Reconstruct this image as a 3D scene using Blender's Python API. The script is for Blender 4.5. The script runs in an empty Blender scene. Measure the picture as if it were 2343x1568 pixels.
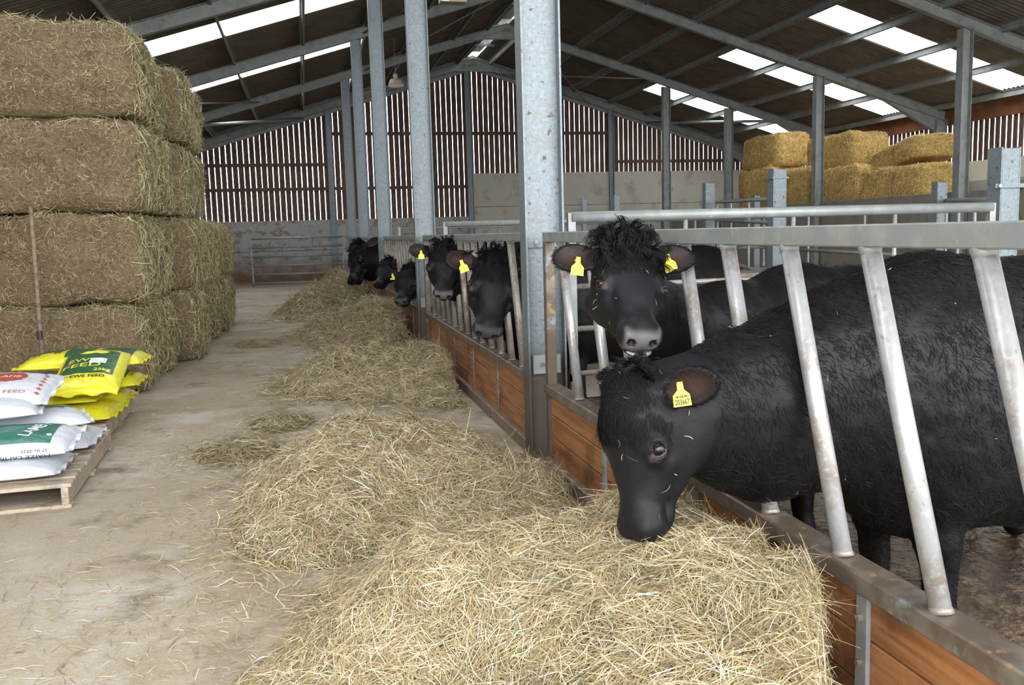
import bpy, bmesh, math, random
import numpy as np
from mathutils import Vector, Matrix

random.seed(7)
RNG = np.random.default_rng(11)
C = bpy.context.scene.collection
sc = bpy.context.scene

# ------------------------------------------------------------------ camera
F_PX, CX, CY = 2030.0, 1171.5, 784.0
def _n(v):
    v = np.array(v, float); return v / np.linalg.norm(v)
_Y = _n((695 - CX, -(545 - CY), -F_PX))
_X = _n((10080 - CX, -(280 - CY), -F_PX)); _X = _n(_X - _Y * (_X @ _Y))
_Z = np.cross(_X, _Y)
W2C = np.stack([_X, _Y, _Z], 1)
CAM = np.array([0, 0, 1.5])
def at(u, v, y):
    """world point seen at a pixel of the photograph, on the plane Y = y"""
    d = W2C.T @ np.array([u - CX, -(v - CY), -F_PX]); return CAM + d * (y - CAM[1]) / d[1]
cam = bpy.data.cameras.new('camera'); co = bpy.data.objects.new('camera', cam); C.objects.link(co)
cam.sensor_width = 36; cam.lens = 36 * F_PX / 2343; cam.clip_end = 300; cam.clip_start = 0.02
mm = Matrix([list(r) for r in W2C.T]).to_4x4(); mm.translation = Vector(CAM); co.matrix_world = mm
sc.camera = co

# ------------------------------------------------------------------ world, light, exposure
w = bpy.data.worlds.new('overcast_sky'); sc.world = w; w.use_nodes = True
bg = w.node_tree.nodes['Background']; bg.inputs[0].default_value = (0.93, 0.96, 1.0, 1); bg.inputs[1].default_value = 4.3
la = bpy.data.lights.new('open_end_daylight', 'AREA'); la.shape = 'RECTANGLE'; la.size = 15; la.size_y = 5.5
la.energy = 600; la.color = (0.95, 0.97, 1.0)
lo = bpy.data.objects.new('open_end_daylight', la); C.objects.link(lo)
lo.location = (3.0, -3.5, 4.2); lo.rotation_euler = (math.radians(78), 0, 0)
sc.view_settings.view_transform = 'Standard'; sc.view_settings.look = 'None'
sc.view_settings.gamma = 1; sc.view_settings.use_curve_mapping = False
sc.view_settings.exposure = 0.58
sc.cycles.use_denoising = True
sc.cycles.max_bounces = 7; sc.cycles.diffuse_bounces = 4
sc.cycles.sample_clamp_indirect = 6

# ------------------------------------------------------------------ materials
def mat(name, col, rough=0.7, metal=0.0, noise=None, bump=None, attr=False, spec=None, extra=None):
    """procedural material. noise=[(scale, colour, lo, hi)...] laid over the base; bump=(scale, strength, dist)"""
    m = bpy.data.materials.new(name); m.use_nodes = True
    nt = m.node_tree; N, L = nt.nodes, nt.links; b = N['Principled BSDF']
    b.inputs['Roughness'].default_value = rough; b.inputs['Metallic'].default_value = metal
    if spec is not None: b.inputs['Specular IOR Level'].default_value = spec
    if attr:
        a = N.new('ShaderNodeAttribute'); a.attribute_name = 'Col'; cur = a.outputs['Color']
    else:
        r = N.new('ShaderNodeRGB'); r.outputs[0].default_value = (*col, 1); cur = r.outputs[0]
    tc = N.new('ShaderNodeTexCoord')
    geo = N.new('ShaderNodeNewGeometry')
    for k, it in enumerate(noise or []):
        scale, c2, lo_, hi_ = it[:4]; sv = it[4] if len(it) > 4 else (1, 1, 1)
        mp = N.new('ShaderNodeMapping'); mp.inputs['Scale'].default_value = sv; mp.inputs['Location'].default_value = (k * 3.7, k * 1.3, k * 2.1)
        L.new(geo.outputs['Position'], mp.inputs[0])
        t = N.new('ShaderNodeTexNoise'); t.inputs['Scale'].default_value = scale; t.inputs['Detail'].default_value = 6
        t.inputs['Roughness'].default_value = 0.62
        L.new(mp.outputs[0], t.inputs['Vector'])
        mr = N.new('ShaderNodeMapRange'); mr.inputs[1].default_value = lo_; mr.inputs[2].default_value = hi_; mr.clamp = True
        L.new(t.outputs[0], mr.inputs[0])
        mx = N.new('ShaderNodeMix'); mx.data_type = 'RGBA'; mx.inputs[7].default_value = (*c2, 1)
        L.new(mr.outputs[0], mx.inputs[0]); L.new(cur, mx.inputs[6]); cur = mx.outputs[2]
    if extra: cur = extra(N, L, geo, cur, b)
    L.new(cur, b.inputs['Base Color'])
    if bump:
        t = N.new('ShaderNodeTexNoise'); t.inputs['Scale'].default_value = bump[0]; t.inputs['Detail'].default_value = 5
        L.new(geo.outputs['Position'], t.inputs['Vector'])
        bp = N.new('ShaderNodeBump'); bp.inputs['Strength'].default_value = bump[1]; bp.inputs['Distance'].default_value = bump[2]
        L.new(t.outputs[0], bp.inputs['Height']); L.new(bp.outputs[0], b.inputs['Normal'])
    return m
def zmix(c2, z0, z1, rough=None, scale=9.0, amp=0.35):
    """manure splash that covers the foot of a thing: ragged border by noise"""
    def f(N, L, geo, cur, b):
        sp = N.new('ShaderNodeSeparateXYZ'); L.new(geo.outputs['Position'], sp.inputs[0])
        t = N.new('ShaderNodeTexNoise'); t.inputs['Scale'].default_value = scale; t.inputs['Detail'].default_value = 6
        L.new(geo.outputs['Position'], t.inputs['Vector'])
        ma = N.new('ShaderNodeMath'); ma.operation = 'MULTIPLY_ADD'; ma.inputs[1].default_value = amp; L.new(t.outputs[0], ma.inputs[0]); L.new(sp.outputs[2], ma.inputs[2])
        mr = N.new('ShaderNodeMapRange'); mr.inputs[1].default_value = z0; mr.inputs[2].default_value = z1; mr.inputs[3].default_value = 1; mr.inputs[4].default_value = 0
        L.new(ma.outputs[0], mr.inputs[0])
        mx = N.new('ShaderNodeMix'); mx.data_type = 'RGBA'; mx.inputs[7].default_value = (*c2, 1)
        L.new(mr.outputs[0], mx.inputs[0]); L.new(cur, mx.inputs[6]); return mx.outputs[2]
    return f
M = {}
M['galv'] = mat('galvanised_steel', (.17, .20, .21), .5, .25, [(38, (.235, .265, .28), .45, .7), (95, (.07, .06, .05), .60, .68), (6, (.15, .15, .135), .55, .78), (22, (.07, .055, .045), .62, .68)], (60, .1, .01),
    extra=zmix((.09, .07, .05), .72, .98, amp=.28))
M['galv_old'] = mat('weathered_roof_steel', (.27, .285, .27), .6, .1, [(5, (.17, .17, .155), .45, .7), (40, (.31, .33, .31), .5, .7)])
M['tube'] = mat('worn_galvanised_tube', (.36, .36, .36), .36, .4, [(5, (.25, .20, .155), .48, .66), (60, (.44, .44, .44), .5, .7), (25, (.30, .22, .16), .64, .7)])
M['rail'] = mat('galvanised_rail', (.25, .265, .255), .5, .3, [(9, (.32, .33, .31), .45, .65), (30, (.30, .27, .20), .6, .68), (12, (.72, .73, .70), .66, .70, (1, 9, .6))])
M['rail_dirty_and_shade'] = mat('manure_worn_and_shade_rail', (.13, .098, .072), .4, .3, [(7, (.21, .18, .145), .47, .64), (16, (.34, .20, .09), .62, .66), (5, (.26, .31, .32), .6, .68)])  # manure wear on the rails; doubles as painted shade on the gate feet
M['tube_old'] = mat('dung_stained_tube', (.26, .235, .20), .45, .3, [(6, (.16, .12, .085), .45, .65), (50, (.34, .33, .31), .5, .7)])
M['rust'] = mat('brown_stained_steel', (.19, .13, .09), .5, .2, [(12, (.30, .24, .17), .48, .65)], (40, .2, .01))
def wood_x(N, L, geo, cur, b):
    t = N.new('ShaderNodeTexNoise'); t.inputs['Scale'].default_value = 3.2; t.inputs['Detail'].default_value = 7
    mp = N.new('ShaderNodeMapping'); mp.inputs['Scale'].default_value = (1, .7, 11); L.new(geo.outputs['Position'], mp.inputs[0]); L.new(mp.outputs[0], t.inputs['Vector'])
    mr = N.new('ShaderNodeMapRange'); mr.inputs[1].default_value = .42; mr.inputs[2].default_value = .62; mr.inputs[4].default_value = .65; L.new(t.outputs[0], mr.inputs[0])
    mx = N.new('ShaderNodeMix'); mx.data_type = 'RGBA'; mx.inputs[7].default_value = (.15, .05, .016, 1); L.new(mr.outputs[0], mx.inputs[0]); L.new(cur, mx.inputs[6]); return mx.outputs[2]
M['plank'] = mat('orange_brown_timber', (.37, .165, .062), .5, 0, [(3.5, (.12, .06, .03), .52, .68), (2.2, (.30, .18, .09), .55, .7)], (35, .3, .01), extra=wood_x)
M['board'] = mat('dark_cladding_board', (.085, .052, .038), .8, 0, [(3, (.15, .075, .035), .45, .7), (9, (.04, .03, .03), .5, .7, (1, 1, .2))])
M['eaves'] = mat('orange_eaves_board', (.20, .075, .03), .8, 0, [(3, (.11, .045, .025), .45, .65)])
M['conc'] = mat('concrete_panel', (.27, .245, .19), .85, 0, [(2.5, (.22, .19, .14), .5, .66), (6, (.17, .10, .05), .62, .68, (1, 1, .45)), (30, (.33, .30, .24), .55, .7)], (25, .2, .02))
M['conc_pale'] = mat('pale_concrete_panel', (.43, .40, .33), .85, 0, [(1.5, (.30, .26, .19), .52, .68), (5, (.17, .10, .05), .64, .70, (1, 1, .45)), (30, (.50, .47, .40), .55, .7)], (25, .2, .02))
M['conc_far'] = mat('limewashed_concrete_panel', (.30, .30, .28), .85, 0, [(3, (.19, .14, .10), .50, .6, (1, 1, 1.6)), (12, (.36, .36, .34), .5, .7)], (25, .2, .02),
    extra=zmix((.15, .08, .05), .55, 1.25, scale=2.5, amp=.9))
M['roof'] = mat('dark_roof_sheet', (.135, .11, .08), .85, 0, [(2, (.085, .072, .055), .45, .7), (14, (.17, .14, .10), .5, .7, (.2, 1, .2))])
# floor: concrete under trodden dust and chaff
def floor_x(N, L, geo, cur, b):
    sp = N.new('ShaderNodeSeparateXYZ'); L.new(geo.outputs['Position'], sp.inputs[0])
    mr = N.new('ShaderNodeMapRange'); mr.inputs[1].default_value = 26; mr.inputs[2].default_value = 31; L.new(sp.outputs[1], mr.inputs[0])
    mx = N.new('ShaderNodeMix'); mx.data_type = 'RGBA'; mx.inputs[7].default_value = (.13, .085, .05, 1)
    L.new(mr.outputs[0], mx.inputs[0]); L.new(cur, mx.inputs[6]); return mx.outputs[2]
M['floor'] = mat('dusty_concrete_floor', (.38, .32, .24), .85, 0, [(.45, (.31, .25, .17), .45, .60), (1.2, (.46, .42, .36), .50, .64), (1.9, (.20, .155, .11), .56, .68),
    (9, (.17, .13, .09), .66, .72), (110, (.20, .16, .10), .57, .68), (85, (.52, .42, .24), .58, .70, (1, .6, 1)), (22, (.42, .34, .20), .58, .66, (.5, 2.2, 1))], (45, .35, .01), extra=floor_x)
M['mud'] = mat('wet_slurry_floor', (.075, .05, .031), .10, 0, [(7, (.16, .105, .06), .45, .65), (30, (.04, .028, .018), .5, .7)], (13, .8, .06), spec=.7)
M['yard'] = mat('yard_concrete', (.35, .34, .32), .9, 0, [(1, (.25, .25, .23), .4, .6)])
M['hay'] = mat('hay_stalks', (1, 1, 1), .75, attr=True, spec=.25)
M['haycore'] = mat('packed_hay', (1, 1, 1), .95, attr=True, noise=[(26, (.10, .075, .035), .48, .70), (60, (.36, .29, .15), .58, .75)], bump=(45, 1, .03), spec=.1)
M['coat'] = mat('black_cattle_coat', (1, 1, 1), .46, attr=True, bump=(55, .25, .006), spec=.17)
M['hair'] = mat('black_hair', (.012, .012, .014), .42, spec=.5)
M['nose'] = mat('wet_nose', (.10, .085, .09), .3)
M['eye'] = mat('dark_wet_eye', (1, 1, 1), .16, attr=True, spec=.45)
M['tag'] = mat('yellow_ear_tag', (.80, .75, .03), .35)
M['ink'] = mat('black_print', (.03, .03, .03), .5)
M['pallet'] = mat('pallet_timber', (.42, .34, .25), .8, 0, [(5, (.24, .20, .15), .48, .66), (30, (.5, .42, .33), .5, .7, (1, 1, 4))], (40, .3, .01))
M['bag_w'] = mat('white_plastic_sack', (.60, .62, .66), .32, bump=(9, .5, .03), spec=.5)
M['bag_y'] = mat('yellow_plastic_sack', (.72, .66, .03), .26, bump=(9, .5, .03), spec=.5)
M['p_green'] = mat('dark_green_print', (.02, .11, .045), .25, bump=(9, .5, .03))
M['p_teal'] = mat('blue_green_print', (.03, .16, .12), .28, bump=(9, .5, .03))
M['p_red'] = mat('brick_red_print', (.42, .08, .05), .3)
M['p_yel'] = mat('yellow_print', (.80, .76, .10), .3)
M['p_whi'] = mat('white_print', (.85, .86, .86), .3)
M['p_blk'] = mat('black_sack_print', (.02, .03, .03), .4)
M['p_blue'] = mat('navy_print', (.04, .05, .25), .3)
M['stick'] = mat('grey_brown_pole', (.24, .18, .12), .8, noise=[(20, (.14, .1, .07), .45, .6)])
M['twine'] = mat('pink_twine', (.6, .2, .35), .6)
M['cream'] = mat('cream_panel', (.70, .68, .56), .5); M['sage'] = mat('sage_grey_panel', (.36, .41, .37), .5)
M['lamp'] = mat('beige_lamp_housing', (.42, .34, .25), .5); M['lens'] = mat('lamp_lens', (.75, .78, .7), .2)
M['bolt'] = mat('zinc_bolt', (.35, .37, .38), .35, .8)
sk = bpy.data.materials.new('translucent_rooflight'); sk.use_nodes = True
_nt = sk.node_tree; _nt.nodes.remove(_nt.nodes['Principled BSDF'])
_t = _nt.nodes.new('ShaderNodeBsdfTranslucent'); _t.inputs[0].default_value = (.95, .97, 1, 1)
_p = _nt.nodes.new('ShaderNodeBsdfTransparent'); _m = _nt.nodes.new('ShaderNodeMixShader'); _m.inputs[0].default_value = .45
_nt.links.new(_t.outputs[0], _m.inputs[1]); _nt.links.new(_p.outputs[0], _m.inputs[2]); _nt.links.new(_m.outputs[0], _nt.nodes['Material Output'].inputs[0])
M['sky'] = sk

# ------------------------------------------------------------------ helpers
def tag(o, label=None, cat=None, group=None, kind=None):
    if label: o['label'] = label
    if cat: o['category'] = cat
    if group: o['group'] = group
    if kind: o['kind'] = kind
    return o
def empty(name, loc=(0, 0, 0), rz=0):
    o = bpy.data.objects.new(name, None); C.objects.link(o); o.location = loc; o.rotation_euler = (0, 0, rz); o.empty_display_size = .1
    return o
def link(name, me, m, parent=None):
    o = bpy.data.objects.new(name, me); C.objects.link(o)
    if m is not None and not me.materials: me.materials.append(m)
    if parent is not None: o.parent = parent
    return o
class MB:
    def __init__(s): s.v = []; s.f = []
    def add(s, v, f):
        k = len(s.v); s.v += [tuple(p) for p in v]; s.f += [tuple(i + k for i in q) for q in f]; return s
    def box(s, x0, x1, y0, y1, z0, z1):
        return s.add([(x0, y0, z0), (x1, y0, z0), (x1, y1, z0), (x0, y1, z0), (x0, y0, z1), (x1, y0, z1), (x1, y1, z1), (x0, y1, z1)],
                     [(0, 3, 2, 1), (4, 5, 6, 7), (0, 1, 5, 4), (1, 2, 6, 5), (2, 3, 7, 6), (3, 0, 4, 7)])
    def hexa(s, p):   # eight corners, bottom ring then top ring
        return s.add(p, [(0, 3, 2, 1), (4, 5, 6, 7), (0, 1, 5, 4), (1, 2, 6, 5), (2, 3, 7, 6), (3, 0, 4, 7)])
    def prism(s, poly, axis, a, b):   # polygon extruded along an axis
        n = len(poly)
        def P(q, t): return {'x': (t, q[0], q[1]), 'y': (q[0], t, q[1]), 'z': (q[0], q[1], t)}[axis]
        v = [P(q, a) for q in poly] + [P(q, b) for q in poly]
        return s.add(v, [tuple(range(n))[::-1], tuple(range(n, 2 * n))] + [(i, (i + 1) % n, (i + 1) % n + n, i + n) for i in range(n)])
    def tube(s, p0, p1, r0, r1=None, n=12, caps=True):
        r1 = r0 if r1 is None else r1; p0 = Vector(p0); p1 = Vector(p1); d = (p1 - p0).normalized()
        a = d.orthogonal().normalized(); b = d.cross(a)
        v = [p + (a * math.cos(2 * math.pi * i / n) + b * math.sin(2 * math.pi * i / n)) * r for p, r in ((p0, r0), (p1, r1)) for i in range(n)]
        f = [(i, (i + 1) % n, (i + 1) % n + n, i + n) for i in range(n)]
        if caps: f += [tuple(range(n))[::-1], tuple(range(n, 2 * n))]
        return s.add(v, f)
    def mesh(s, name, smooth=False, bevel=0):
        me = bpy.data.meshes.new(name); me.from_pydata([tuple(map(float, p)) for p in s.v], [], s.f)
        bm = bmesh.new(); bm.from_mesh(me)
        if bevel: bmesh.ops.bevel(bm, geom=list(bm.edges), offset=bevel, segments=1, affect='EDGES')
        bmesh.ops.recalc_face_normals(bm, faces=bm.faces); bm.to_mesh(me); bm.free()
        if smooth:
            me.polygons.foreach_set('use_smooth', [len(p.vertices) == 4 for p in me.polygons])
        me.update(); return me
    def build(s, name, m, parent=None, smooth=False, bevel=0):
        return link(name, s.mesh(name, smooth, bevel), m, parent)
def np_mesh(name, V, Fq, col=None, smooth=False):
    """big mesh from numpy arrays; faces all of one size"""
    V = np.ascontiguousarray(V, np.float32).reshape(-1, 3); Fq = np.ascontiguousarray(Fq, np.int32); k = Fq.shape[1]
    me = bpy.data.meshes.new(name); me.vertices.add(len(V)); me.vertices.foreach_set('co', V.ravel())
    me.loops.add(Fq.size); me.loops.foreach_set('vertex_index', Fq.ravel())
    me.polygons.add(len(Fq)); me.polygons.foreach_set('loop_start', np.arange(0, Fq.size, k, dtype=np.int32))
    try: me.polygons.foreach_set('loop_total', np.full(len(Fq), k, np.int32))
    except Exception: pass
    if smooth: me.polygons.foreach_set('use_smooth', np.ones(len(Fq), bool))
    if col is not None:
        a = me.color_attributes.new('Col', 'FLOAT_COLOR', 'POINT')
        c = np.ones((len(V), 4), np.float32); c[:, :3] = col; a.data.foreach_set('color', c.ravel())
    me.update(calc_edges=True); return me
def ribbons(pts, wv, col):
    """pts (n,k,3) strand paths, wv (n,3) half width vectors tapering to the ends, col (n,3)"""
    n, k = pts.shape[:2]
    tp = np.ones(k); tp[-1] = .35; tp[0] = .7
    o = wv[:, None, :] * tp[None, :, None]
    V = np.stack([pts - o, pts + o], 2).reshape(-1, 3)
    b = (np.arange(n) * 2 * k)[:, None] + (np.arange(k - 1) * 2)[None]
    Fq = np.stack([b, b + 1, b + 3, b + 2], -1).reshape(-1, 4)
    return V, Fq, np.repeat(col, 2 * k, 0)
def unit(a): return a / np.maximum(np.linalg.norm(a, axis=-1, keepdims=True), 1e-9)
_ph = RNG.uniform(0, 6.28, (40, 3)); _dr = unit(RNG.normal(size=(40, 3))); _fq = 2 ** RNG.uniform(0, 1, 40)
def noise3(P, scale, seed=0, m=10):
    """cheap smooth noise about 0, from wandering sines"""
    P = np.asarray(P, float); out = np.zeros(P.shape[:-1])
    for i in range(m):
        j = (i + seed * 7) % 40; j2 = (i * 3 + seed * 5 + 1) % 40
        q = (P @ _dr[j]) * scale * _fq[j] * 3
        out += np.sin(q + _ph[j, 0] + seed + 1.3 * np.sin((P @ _dr[j2]) * scale * 2.1 + _ph[j2, 1]))
    return out / m * 1.6

# ------------------------------------------------------------------ the building
APX, APZ, SL = 6.5, 7.70, .30            # ridge line, underside of the rafters there, roof slope
EL, ER = -4.75, 17.9                     # eaves left and right
YF = 33.6                                # far gable
def under(x): return APZ - SL * abs(x - APX)
# floor
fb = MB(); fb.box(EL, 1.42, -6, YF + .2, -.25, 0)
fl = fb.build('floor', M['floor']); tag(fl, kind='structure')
ys = MB(); ys.box(-60, 80, -60, 90, -.4, -.26); tag(ys.build('yard_ground', M['yard']), kind='structure')
# pen floor, bumpy slurry
gx, gy = np.meshgrid(1.42 + (ER - 1.42) * np.linspace(0, 1, 120) ** 1.7, -1 + (YF + 1) * np.linspace(0, 1, 170) ** 1.6, indexing='ij')
P = np.stack([gx, gy, np.zeros_like(gx)], -1); gz = -.03 + .024 * noise3(P, 3.0, 2) + .015 * noise3(P, 8, 4)
idx = np.arange(gx.size).reshape(gx.shape)
q = np.stack([idx[:-1, :-1], idx[1:, :-1], idx[1:, 1:], idx[:-1, 1:]], -1).reshape(-1, 4)
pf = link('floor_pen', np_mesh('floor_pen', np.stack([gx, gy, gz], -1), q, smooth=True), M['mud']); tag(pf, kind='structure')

# columns: I sections
def ibeam_z(name, x, y, z1, d=.25, w=.15, t=.012, parent=None, z0=0, label=None, group=None, m='galv'):
    r = parent or tag(empty(name, (x, y, z0)), label, 'column', group)
    h = z1 - z0
    MB().box(-d / 2, -d / 2 + t, -w / 2, w / 2, 0, h).build('flange', M[m], r)
    MB().box(d / 2 - t, d / 2, -w / 2, w / 2, 0, h).build('flange', M[m], r)
    MB().box(-d / 2 + t, d / 2 - t, -.005, .005, 0, h).build('web', M[m], r)
    return r
def bolt_mb(x, y, z, ax='y', r=.014):
    b = MB(); d = {'y': (0, -.014, 0), 'x': (-.014, 0, 0)}[ax]
    return b.tube((x, y, z), (x + d[0], y + d[1], z + d[2]), r, n=6)
ORD = ['nearest', 'second', 'third', 'fourth', 'fifth']
for k in range(1, 6):
    r = ibeam_z('steel_column', 1.465, 5.6 * k - .15, under(1.465), label='%s galvanised I-section column of the row along the feed passage, counted from the camera' % ORD[k - 1],
                group='columns along the feed passage')
    for sx in (-.13, ):
        MB().box(-.10, .10, -.03, -.012, 1.40, 1.47).build('bracket', M['galv'], r); bolt_mb(-.05, -.03, 1.435).build('bolt', M['bolt'], r)
    MB().box(-.09, .09, -.05, -.03, .60, .72).build('bracket', M['rail'], r)
    bolt_mb(-.03, -.05, .66).build('bolt', M['bolt'], r)
COLB = [(13.85, 16.7, 'stout column in front of the straw bales\' right end, tallest of the far right row'),
        (13.9, 22.3, 'column standing in front of the middle of the straw bales'),
        (14.1, 28, 'column at the left end of the straw bales'), (11.85, 28, 'column before the tall pale concrete gable wall')]
for x, y, lb in COLB: ibeam_z('steel_column', x, y, under(x), d=.25, w=.2, m='galv_old', label='galvanised ' + lb, group='columns in the pens')
ibeam_z('steel_column', 17.75, 22.3, under(17.75), d=.34, w=.2, m='galv_old', label='galvanised eaves column with haunched rafter, right of the straw bales', group='columns in the pens')
ibeam_z('steel_column', 17.75, 28, under(17.75), d=.34, w=.2, m='galv_old', label='galvanised eaves column behind the straw bales', group='columns in the pens')
# rafters
def rafter(y, label):
    r = tag(empty('roof_rafter', (APX, y, APZ)), label, 'rafter', 'roof rafters')
    for sg, ex in ((-1, EL), (1, ER)):
        L_ = abs(ex - APX); t = .012; d = .25; w = .15
        def slab(y0, y1, a, b):   # a,b heights above the underside
            m = MB(); X0, X1 = 0, sg * L_
            m.hexa([(X0, y0, a), (X1, y0, a - SL * L_), (X1, y1, a - SL * L_), (X0, y1, a), (X0, y0, b), (X1, y0, b - SL * L_), (X1, y1, b - SL * L_), (X0, y1, b)]); return m
        slab(-w / 2, w / 2, 0, t).build('flange', M['galv_old'], r); slab(-w / 2, w / 2, d - t, d).build('flange', M['galv_old'], r); slab(-.006, .006, t, d - t).build('web', M['galv_old'], r)
        h = MB(); xe = sg * L_; xi = sg * (L_ - 2.0)    # eaves haunch
        zi = -SL * (L_ - 2.0); ze = -SL * L_
        for (y0, y1, o) in ((-.006, .006, 0), (-w / 2, w / 2, 0)):
            if y1 < .01: h.hexa([(xi, y0, zi - .005), (xe, y0, ze - .45), (xe, y1, ze - .45), (xi, y1, zi - .005), (xi, y0, zi), (xe, y0, ze), (xe, y1, ze), (xi, y1, zi)])
            else: h.hexa([(xi, y0, zi - .015), (xe, y0, ze - .465), (xe, y1, ze - .465), (xi, y1, zi - .015), (xi, y0, zi), (xe, y0, ze - .45), (xe, y1, ze - .45), (xi, y1, zi)])
        h.build('haunch', M['galv_old'], r)
    g = MB(); g.prism([(-.75, -SL * .75), (0, -.22), (.75, -SL * .75), (0, .0)], 'y', -.07, .07); g.build('apex_gusset', M['rail'], r)
for k in range(0, 7):
    y = 5.6 * k - .1 if k < 6 else YF - .12
    rafter(y, ['dark steel rafter over the camera position', 'steel rafter over the nearest column', 'steel rafter over the second column of the passage', 'steel rafter crossing the top left of the picture, over the third passage column',
               'steel rafter ending on the fourth passage column, haunched down to the right eaves', 'steel rafter ending on the fifth passage column', 'steel rafter against the far slatted gable'][k])
# roof: sheets, rooflights, purlins
ceil_ = empty('ceiling'); tag(ceil_, kind='structure')
PR = [.24, .62, 2.37, 3.83, 5.30, 6.77, 8.25, 9.70, 11.15, 11.9]
PL = [.24, .62, 1.70, 3.25, 4.75, 6.28, 7.87, 9.40, 10.9, 11.75]
SH = APZ + .40
LIGHTS_R = [(18.7, 19.9), (23.55, 24.65), (29.2, 30.6), (13.0, 14.2), (7.4, 8.6), (1.8, 3.0)]
LIGHTS_L = [(18.75, 20.0), (24.1, 25.0), (29.2, 30.4), (13.0, 14.2), (7.4, 8.6), (1.8, 3.0)]
def sheet(sg, a, b, y0, y1, m, name):
    n = max(2, int((y1 - y0) / .146 * 6)); ys_ = np.linspace(y0, y1, n + 1)
    dz = .026 * np.sin(2 * np.pi * ys_ / .146)
    V = []
    for s_ in (a - .06, b + .06): V.append(np.stack([np.full_like(ys_, APX + sg * s_), ys_, SH - SL * s_ + dz], -1))
    V = np.concatenate(V); i = np.arange(n); q = np.stack([i, i + 1, i + n + 2, i + n + 1], -1)
    return link(name, np_mesh(name, V, q, smooth=True), m, ceil_)
for sg, PP, LL, span in ((1, PR, LIGHTS_R, range(1, 8)), (-1, PL, LIGHTS_L, range(1, 8))):
    for i in range(len(PP) - 1):
        a, b = PP[i], PP[i + 1]
        cuts = [-2.5] + [5.6 * k - .1 for k in range(0, 6)] + [YF + .4]
        for j in range(len(cuts) - 1):
            y0, y1 = cuts[j], cuts[j + 1]; seg = [(y0, y1, 0)]
            hs = [l for l in LL if y0 <= l[0] < y1]
            lit = 4 <= i <= 7
            if hs and lit:
                l = hs[0]; seg = [(y0, l[0], 0), (l[0], l[1], 1), (l[1], y1, 0)]
            for (s0, s1, is_l) in seg:
                if is_l: sheet(sg, a + .08, b - .08, s0, s1, M['sky'], 'skylight')
                else: sheet(sg, a, b, s0, s1, M['roof'], 'roof_sheet')
    for s_ in PP[1:-1]:
        x = APX + sg * s_; z = SH - SL * s_ - .03
        p = MB(); p.box(x - .004, x + .004, -2.5, YF, z - .16, z); p.box(x - .004, x + .05, -2.5, YF, z - .16, z - .152); p.box(x - .05, x + .004, -2.5, YF, z - .008, z)
        p.build('purlin', M['galv_old'], ceil_)
# ridge: open vent with a raised capping
rg = MB(); rg.box(APX - .30, APX + .30, -2.5, YF, SH + .12, SH + .15); rg.build('ridge_capping', M['roof'], ceil_)
for k in range(13):
    MB().box(APX - .33, APX + .33, -2.4 + k * 2.8, -2.36 + k * 2.8, SH - .16, SH + .12).build('ridge_spacer', M['rail'], ceil_)
for sg in (-1, 1):
    MB().hexa([(APX + sg * .62, -2.5, SH - .28), (APX + sg * .62, YF, SH - .28), (APX + sg * .66, YF, SH - .28), (APX + sg * .66, -2.5, SH - .28),
               (APX + sg * .62, -2.5, SH - .12), (APX + sg * .62, YF, SH - .12), (APX + sg * .66, YF, SH - .12), (APX + sg * .66, -2.5, SH - .12)]).build('ridge_purlin', M['rail'], ceil_)
def brace(p, q_, r=.045, m='rail'): return MB().tube(p, q_, r, n=10).build('brace', M[m], ceil_, smooth=True)
brace((-3.2, 28, under(-3.2) + .05), (.2, YF, under(.2) - .02), .05); brace((13.4, YF, under(13.4)), (15.6, 28, under(15.6) + .03), .05)
brace((7.4, 28, under(7.4)), (11.0, YF, under(11.0)), .02, 'galv_old'); brace((11.0, 28, under(11.0)), (7.4, YF, under(7.4)), .02, 'galv_old')
brace((-4, 22.4, under(-4) + .1), (-1, 28, under(-1) + .1), .02, 'galv_old'); brace((2.0, 28, under(2) + .1), (5.4, 22.4, under(5.4) + .1), .02, 'galv_old')
brace((1.6, 22.4, under(1.6) + .1), (5.2, 16.8, under(5.2) + .1), .02, 'galv_old')

# far gable
wf = tag(empty('wall_far', (0, YF, 0)), kind='structure')
def wboard(parent, x, z0, z1, wd):
    t0 = under(x) + .30; z1 = min(z1, t0)
    o = MB().box(x - wd / 2, x + wd / 2, .05, .075, z0, z1).build('board', M['board'], parent); return o
x = EL + .1
while x < ER:
    z0 = 2.1 if x < 6.35 else 3.65
    wboard(wf, x, z0, 9, .174 + random.uniform(-.007, .005)); x += .2
MB().hexa([(EL, 0, 4.2), (APX, 0, 7.55), (APX, .1, 7.55), (EL, .1, 4.2), (EL, 0, 4.72), (APX, 0, 8.10), (APX, .1, 8.10), (EL, .1, 4.72)]).build('verge_beam', M['galv_old'], wf)
MB().hexa([(APX, 0, 7.55), (ER, 0, 4.2), (ER, .1, 4.2), (APX, .1, 7.55), (APX, 0, 8.10), (ER, 0, 4.68), (ER, .1, 4.68), (APX, .1, 8.10)]).build('verge_beam', M['galv_old'], wf)
for (x0, x1, z) in ((EL, 1.0, 4.14), (EL, 1.0, 3.27), (1.15, 11.8, 5.24), (1.15, 6.2, 3.27), (11.9, ER, 4.14)):
    MB().box(x0, x1, -.02, .05, z - .06, z + .06).build('girt', M['board'], wf)
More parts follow.
